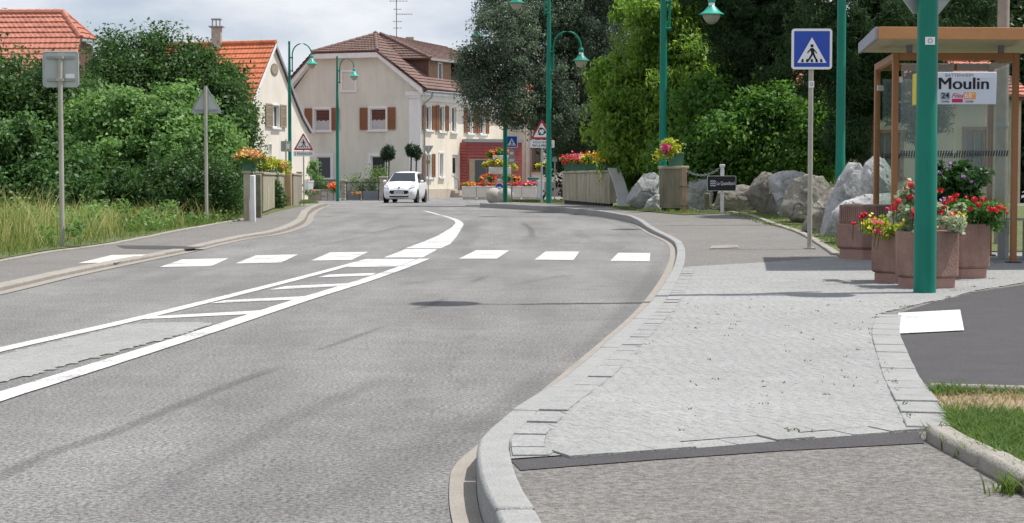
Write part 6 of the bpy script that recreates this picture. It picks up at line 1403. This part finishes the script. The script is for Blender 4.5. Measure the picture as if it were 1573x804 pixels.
# ------------------------------------------------------------------ roundabout display
D = 92; gz = H(D); 
WTB = mat('white_planter', (.68, .63, .57), .85, .08, 4, .3, 40)
lab = ['leftmost long white trough of the roundabout display', 'second white trough from the left at the roundabout', 'middle white trough behind the blue arrow sign', 'white trough behind the right stone ball', 'rightmost white trough with pink flowers at the roundabout']
for i in range(5):
    xa, xb = XY(709.5 + i * 23, D), XY(732 + i * 23, D); t = thing('white_trough', lab[i], 'planter', ((xa + xb) / 2, D, gz), world=True, group='white flower troughs at the roundabout'); zt = P(750, 286, D).z
    MB().box(((xa + xb) / 2, D, (gz + zt) / 2 + .06), (xb - xa, .5, zt - gz - .12)).build('trough', WTB, t, bevel=.02); MB().box(((xa + xb) / 2, D, zt - .04), (xb - xa + .01, .54, .08)).build('rim', WTB, t, bevel=.015)
    MB().box(((xa + xb) / 2, D + .02, gz + .06), (xb - xa - .1, .42, .12)).build('plinth', WTB, t)
    c = [((xa + xb) / 2, D, zt + .05)]
    flower('bedding_flowers', ['orange and red bedding in the leftmost white trough', 'dark red bedding in the second white trough', 'green bedding with orange blooms behind the arrow sign', 'red spiky bedding behind the right stone ball', 'pink and yellow bedding in the rightmost white trough'][i],
           [((c[0][0], D, zt + .06), ((xb - xa) / 2, .22, .08 if i < 4 else .12), 1)], 700, .09, [[('orange', 22), ('yellow', 10), ('red', 8)], [('red', 22)], [('orange', 14), ('red', 10)], [('red', 30), ('orange', 10)], [('pink', 60), ('yellow', 16)]][i], (c[0][0], D, zt), LEAFF, 90 + i, bs=.09)
t = thing('flower_pyramid', 'tiered white planter pyramid rising behind the long troughs', 'planter', (XY(768, 93.2), 93.2, gz), world=True); D2 = 93.2
for px0, px1, y0, y1, nm in ((742, 795, 276, 300, 'lower_tier'), (751, 785, 257, 268, 'middle_tier'), (757, 781, 239, 246, 'upper_tier')):
    a, b = P(px0, y0, D2), P(px1, y1, D2); MB().box(((a.x + b.x) / 2, D2, (a.z + b.z) / 2), (b.x - a.x, b.x - a.x, a.z - b.z)).build(nm, WTB, t, bevel=.02)
a = P(768, 240, D2); MB().box((a.x, D2, (a.z + gz) / 2), (.45, .45, a.z - gz)).build('column', WTB, t)
flower('bedding_flowers', 'red orange and green planting around the lowest tier of the pyramid', [EW(752, 277, D2 - .8, .55, .25, .3), EW(785, 277, D2 - .8, .5, .25, .3)], 2600, .11, [('red', 12), ('orange', 16)], (a.x, D2 - .8, 1), LEAFF, 96, bs=.12)
flower('bedding_flowers', 'yellow and pink planting on the middle tier of the pyramid', [EW(768, 250, D2 - .4, .55, .16, .5), EW(748, 254, D2 - .3, .2, .12), EW(788, 256, D2 - .3, .2, .2)], 2600, .11, [('yellow', 22), ('pink', 8)], (a.x, D2 - .4, 1.6), LEAFY, 97, bs=.10)
flower('bedding_flowers', 'arching green foliage crowning the flower pyramid', [EW(768, 235, D2, .6, .18, .5), EW(755, 237, D2, .3, .15)], 2200, .14, [('orange', 14), ('red', 10)], (a.x, D2, 2.2), LEAFF, 98, bs=.09)
for px, D_, lb, m in ((759, 72.6, 'left stone ball at the roundabout in sunlight', STONE), (776.5, 71.6, 'right stone ball in front of the other, crossed by the lamp post', CONC)):
    t = thing('stone_ball', lb, 'stone ball', (XY(px, D_), D_, H(D_)), world=True, group='stone balls at the roundabout'); c = t.location
    bm = bmesh.new(); bmesh.ops.create_uvsphere(bm, u_segments=32, v_segments=20, radius=.355); me = bpy.data.meshes.new('ball'); bm.to_mesh(me); bm.free(); me.shade_smooth(); me.materials.append(mat('ball_stone', (.40, .37, .33), .9, .15, 6, .4, 60)); o = bpy.data.objects.new('ball', me); COL.objects.link(o); o.parent = t; o.location = (0, 0, .34)
    MB().lathe([(.2, -.02), (.2, .06)], c, 18).build('footing', CONC, t)
D = 96; t = thing('wheelie_bin', 'dark bin with green lid beside the white troughs', 'bin', (XY(819, D), D, H(D)), world=True); c = t.location; zt = P(819, 276, D).z
k = MB(); k.hexa([(c.x - .24, D - .25, c.z), (c.x + .24, D - .25, c.z), (c.x + .24, D + .25, c.z), (c.x - .24, D + .25, c.z)], [(c.x - .3, D - .33, zt), (c.x + .3, D - .33, zt), (c.x + .3, D + .33, zt), (c.x - .3, D + .33, zt)]); k.build('body', GREYP, t, bevel=.02)
k = MB(); k.box((c.x, D, zt + .06), (.66, .72, .1)); k.build('lid', LAMPG, t, bevel=.03)
t = thing('utility_cabinet', 'pale grey cabinet right of the green lidded bin', 'cabinet', (XY(830, 94), 94, H(94)), world=True); c = t.location; zt = P(830, 277, 94).z
MB().box((c.x, 94, (c.z + zt) / 2), (.42, .4, zt - c.z)).build('housing', mat('cabinet_grey', (.5, .5, .52), .6, .05), t, bevel=.02); MB().box((c.x, 93.79, (c.z + zt) / 2), (.34, .02, (zt - c.z) * .85)).build('door', mat('cabinet_door', (.56, .56, .58), .6, .05), t)
D = 107.2; p = P(834, 258, D); t = thing('flower_basket', 'round basket of yellow green flowers hung on the cream house wall', 'flower basket', p, world=True); MB().lathe([(.08, -.3), (.35, -.05), (.4, .02)], p, 14).build('bowl', BARK, t)
flower('basket_flowers', 'yellow green trailing flowers in the basket on the cream wall', [((p.x, p.y, p.z + .12), (.45, .35, .2), 1)], 500, .12, [('yellow', 20)], p, LEAFY, 99, bs=.1)
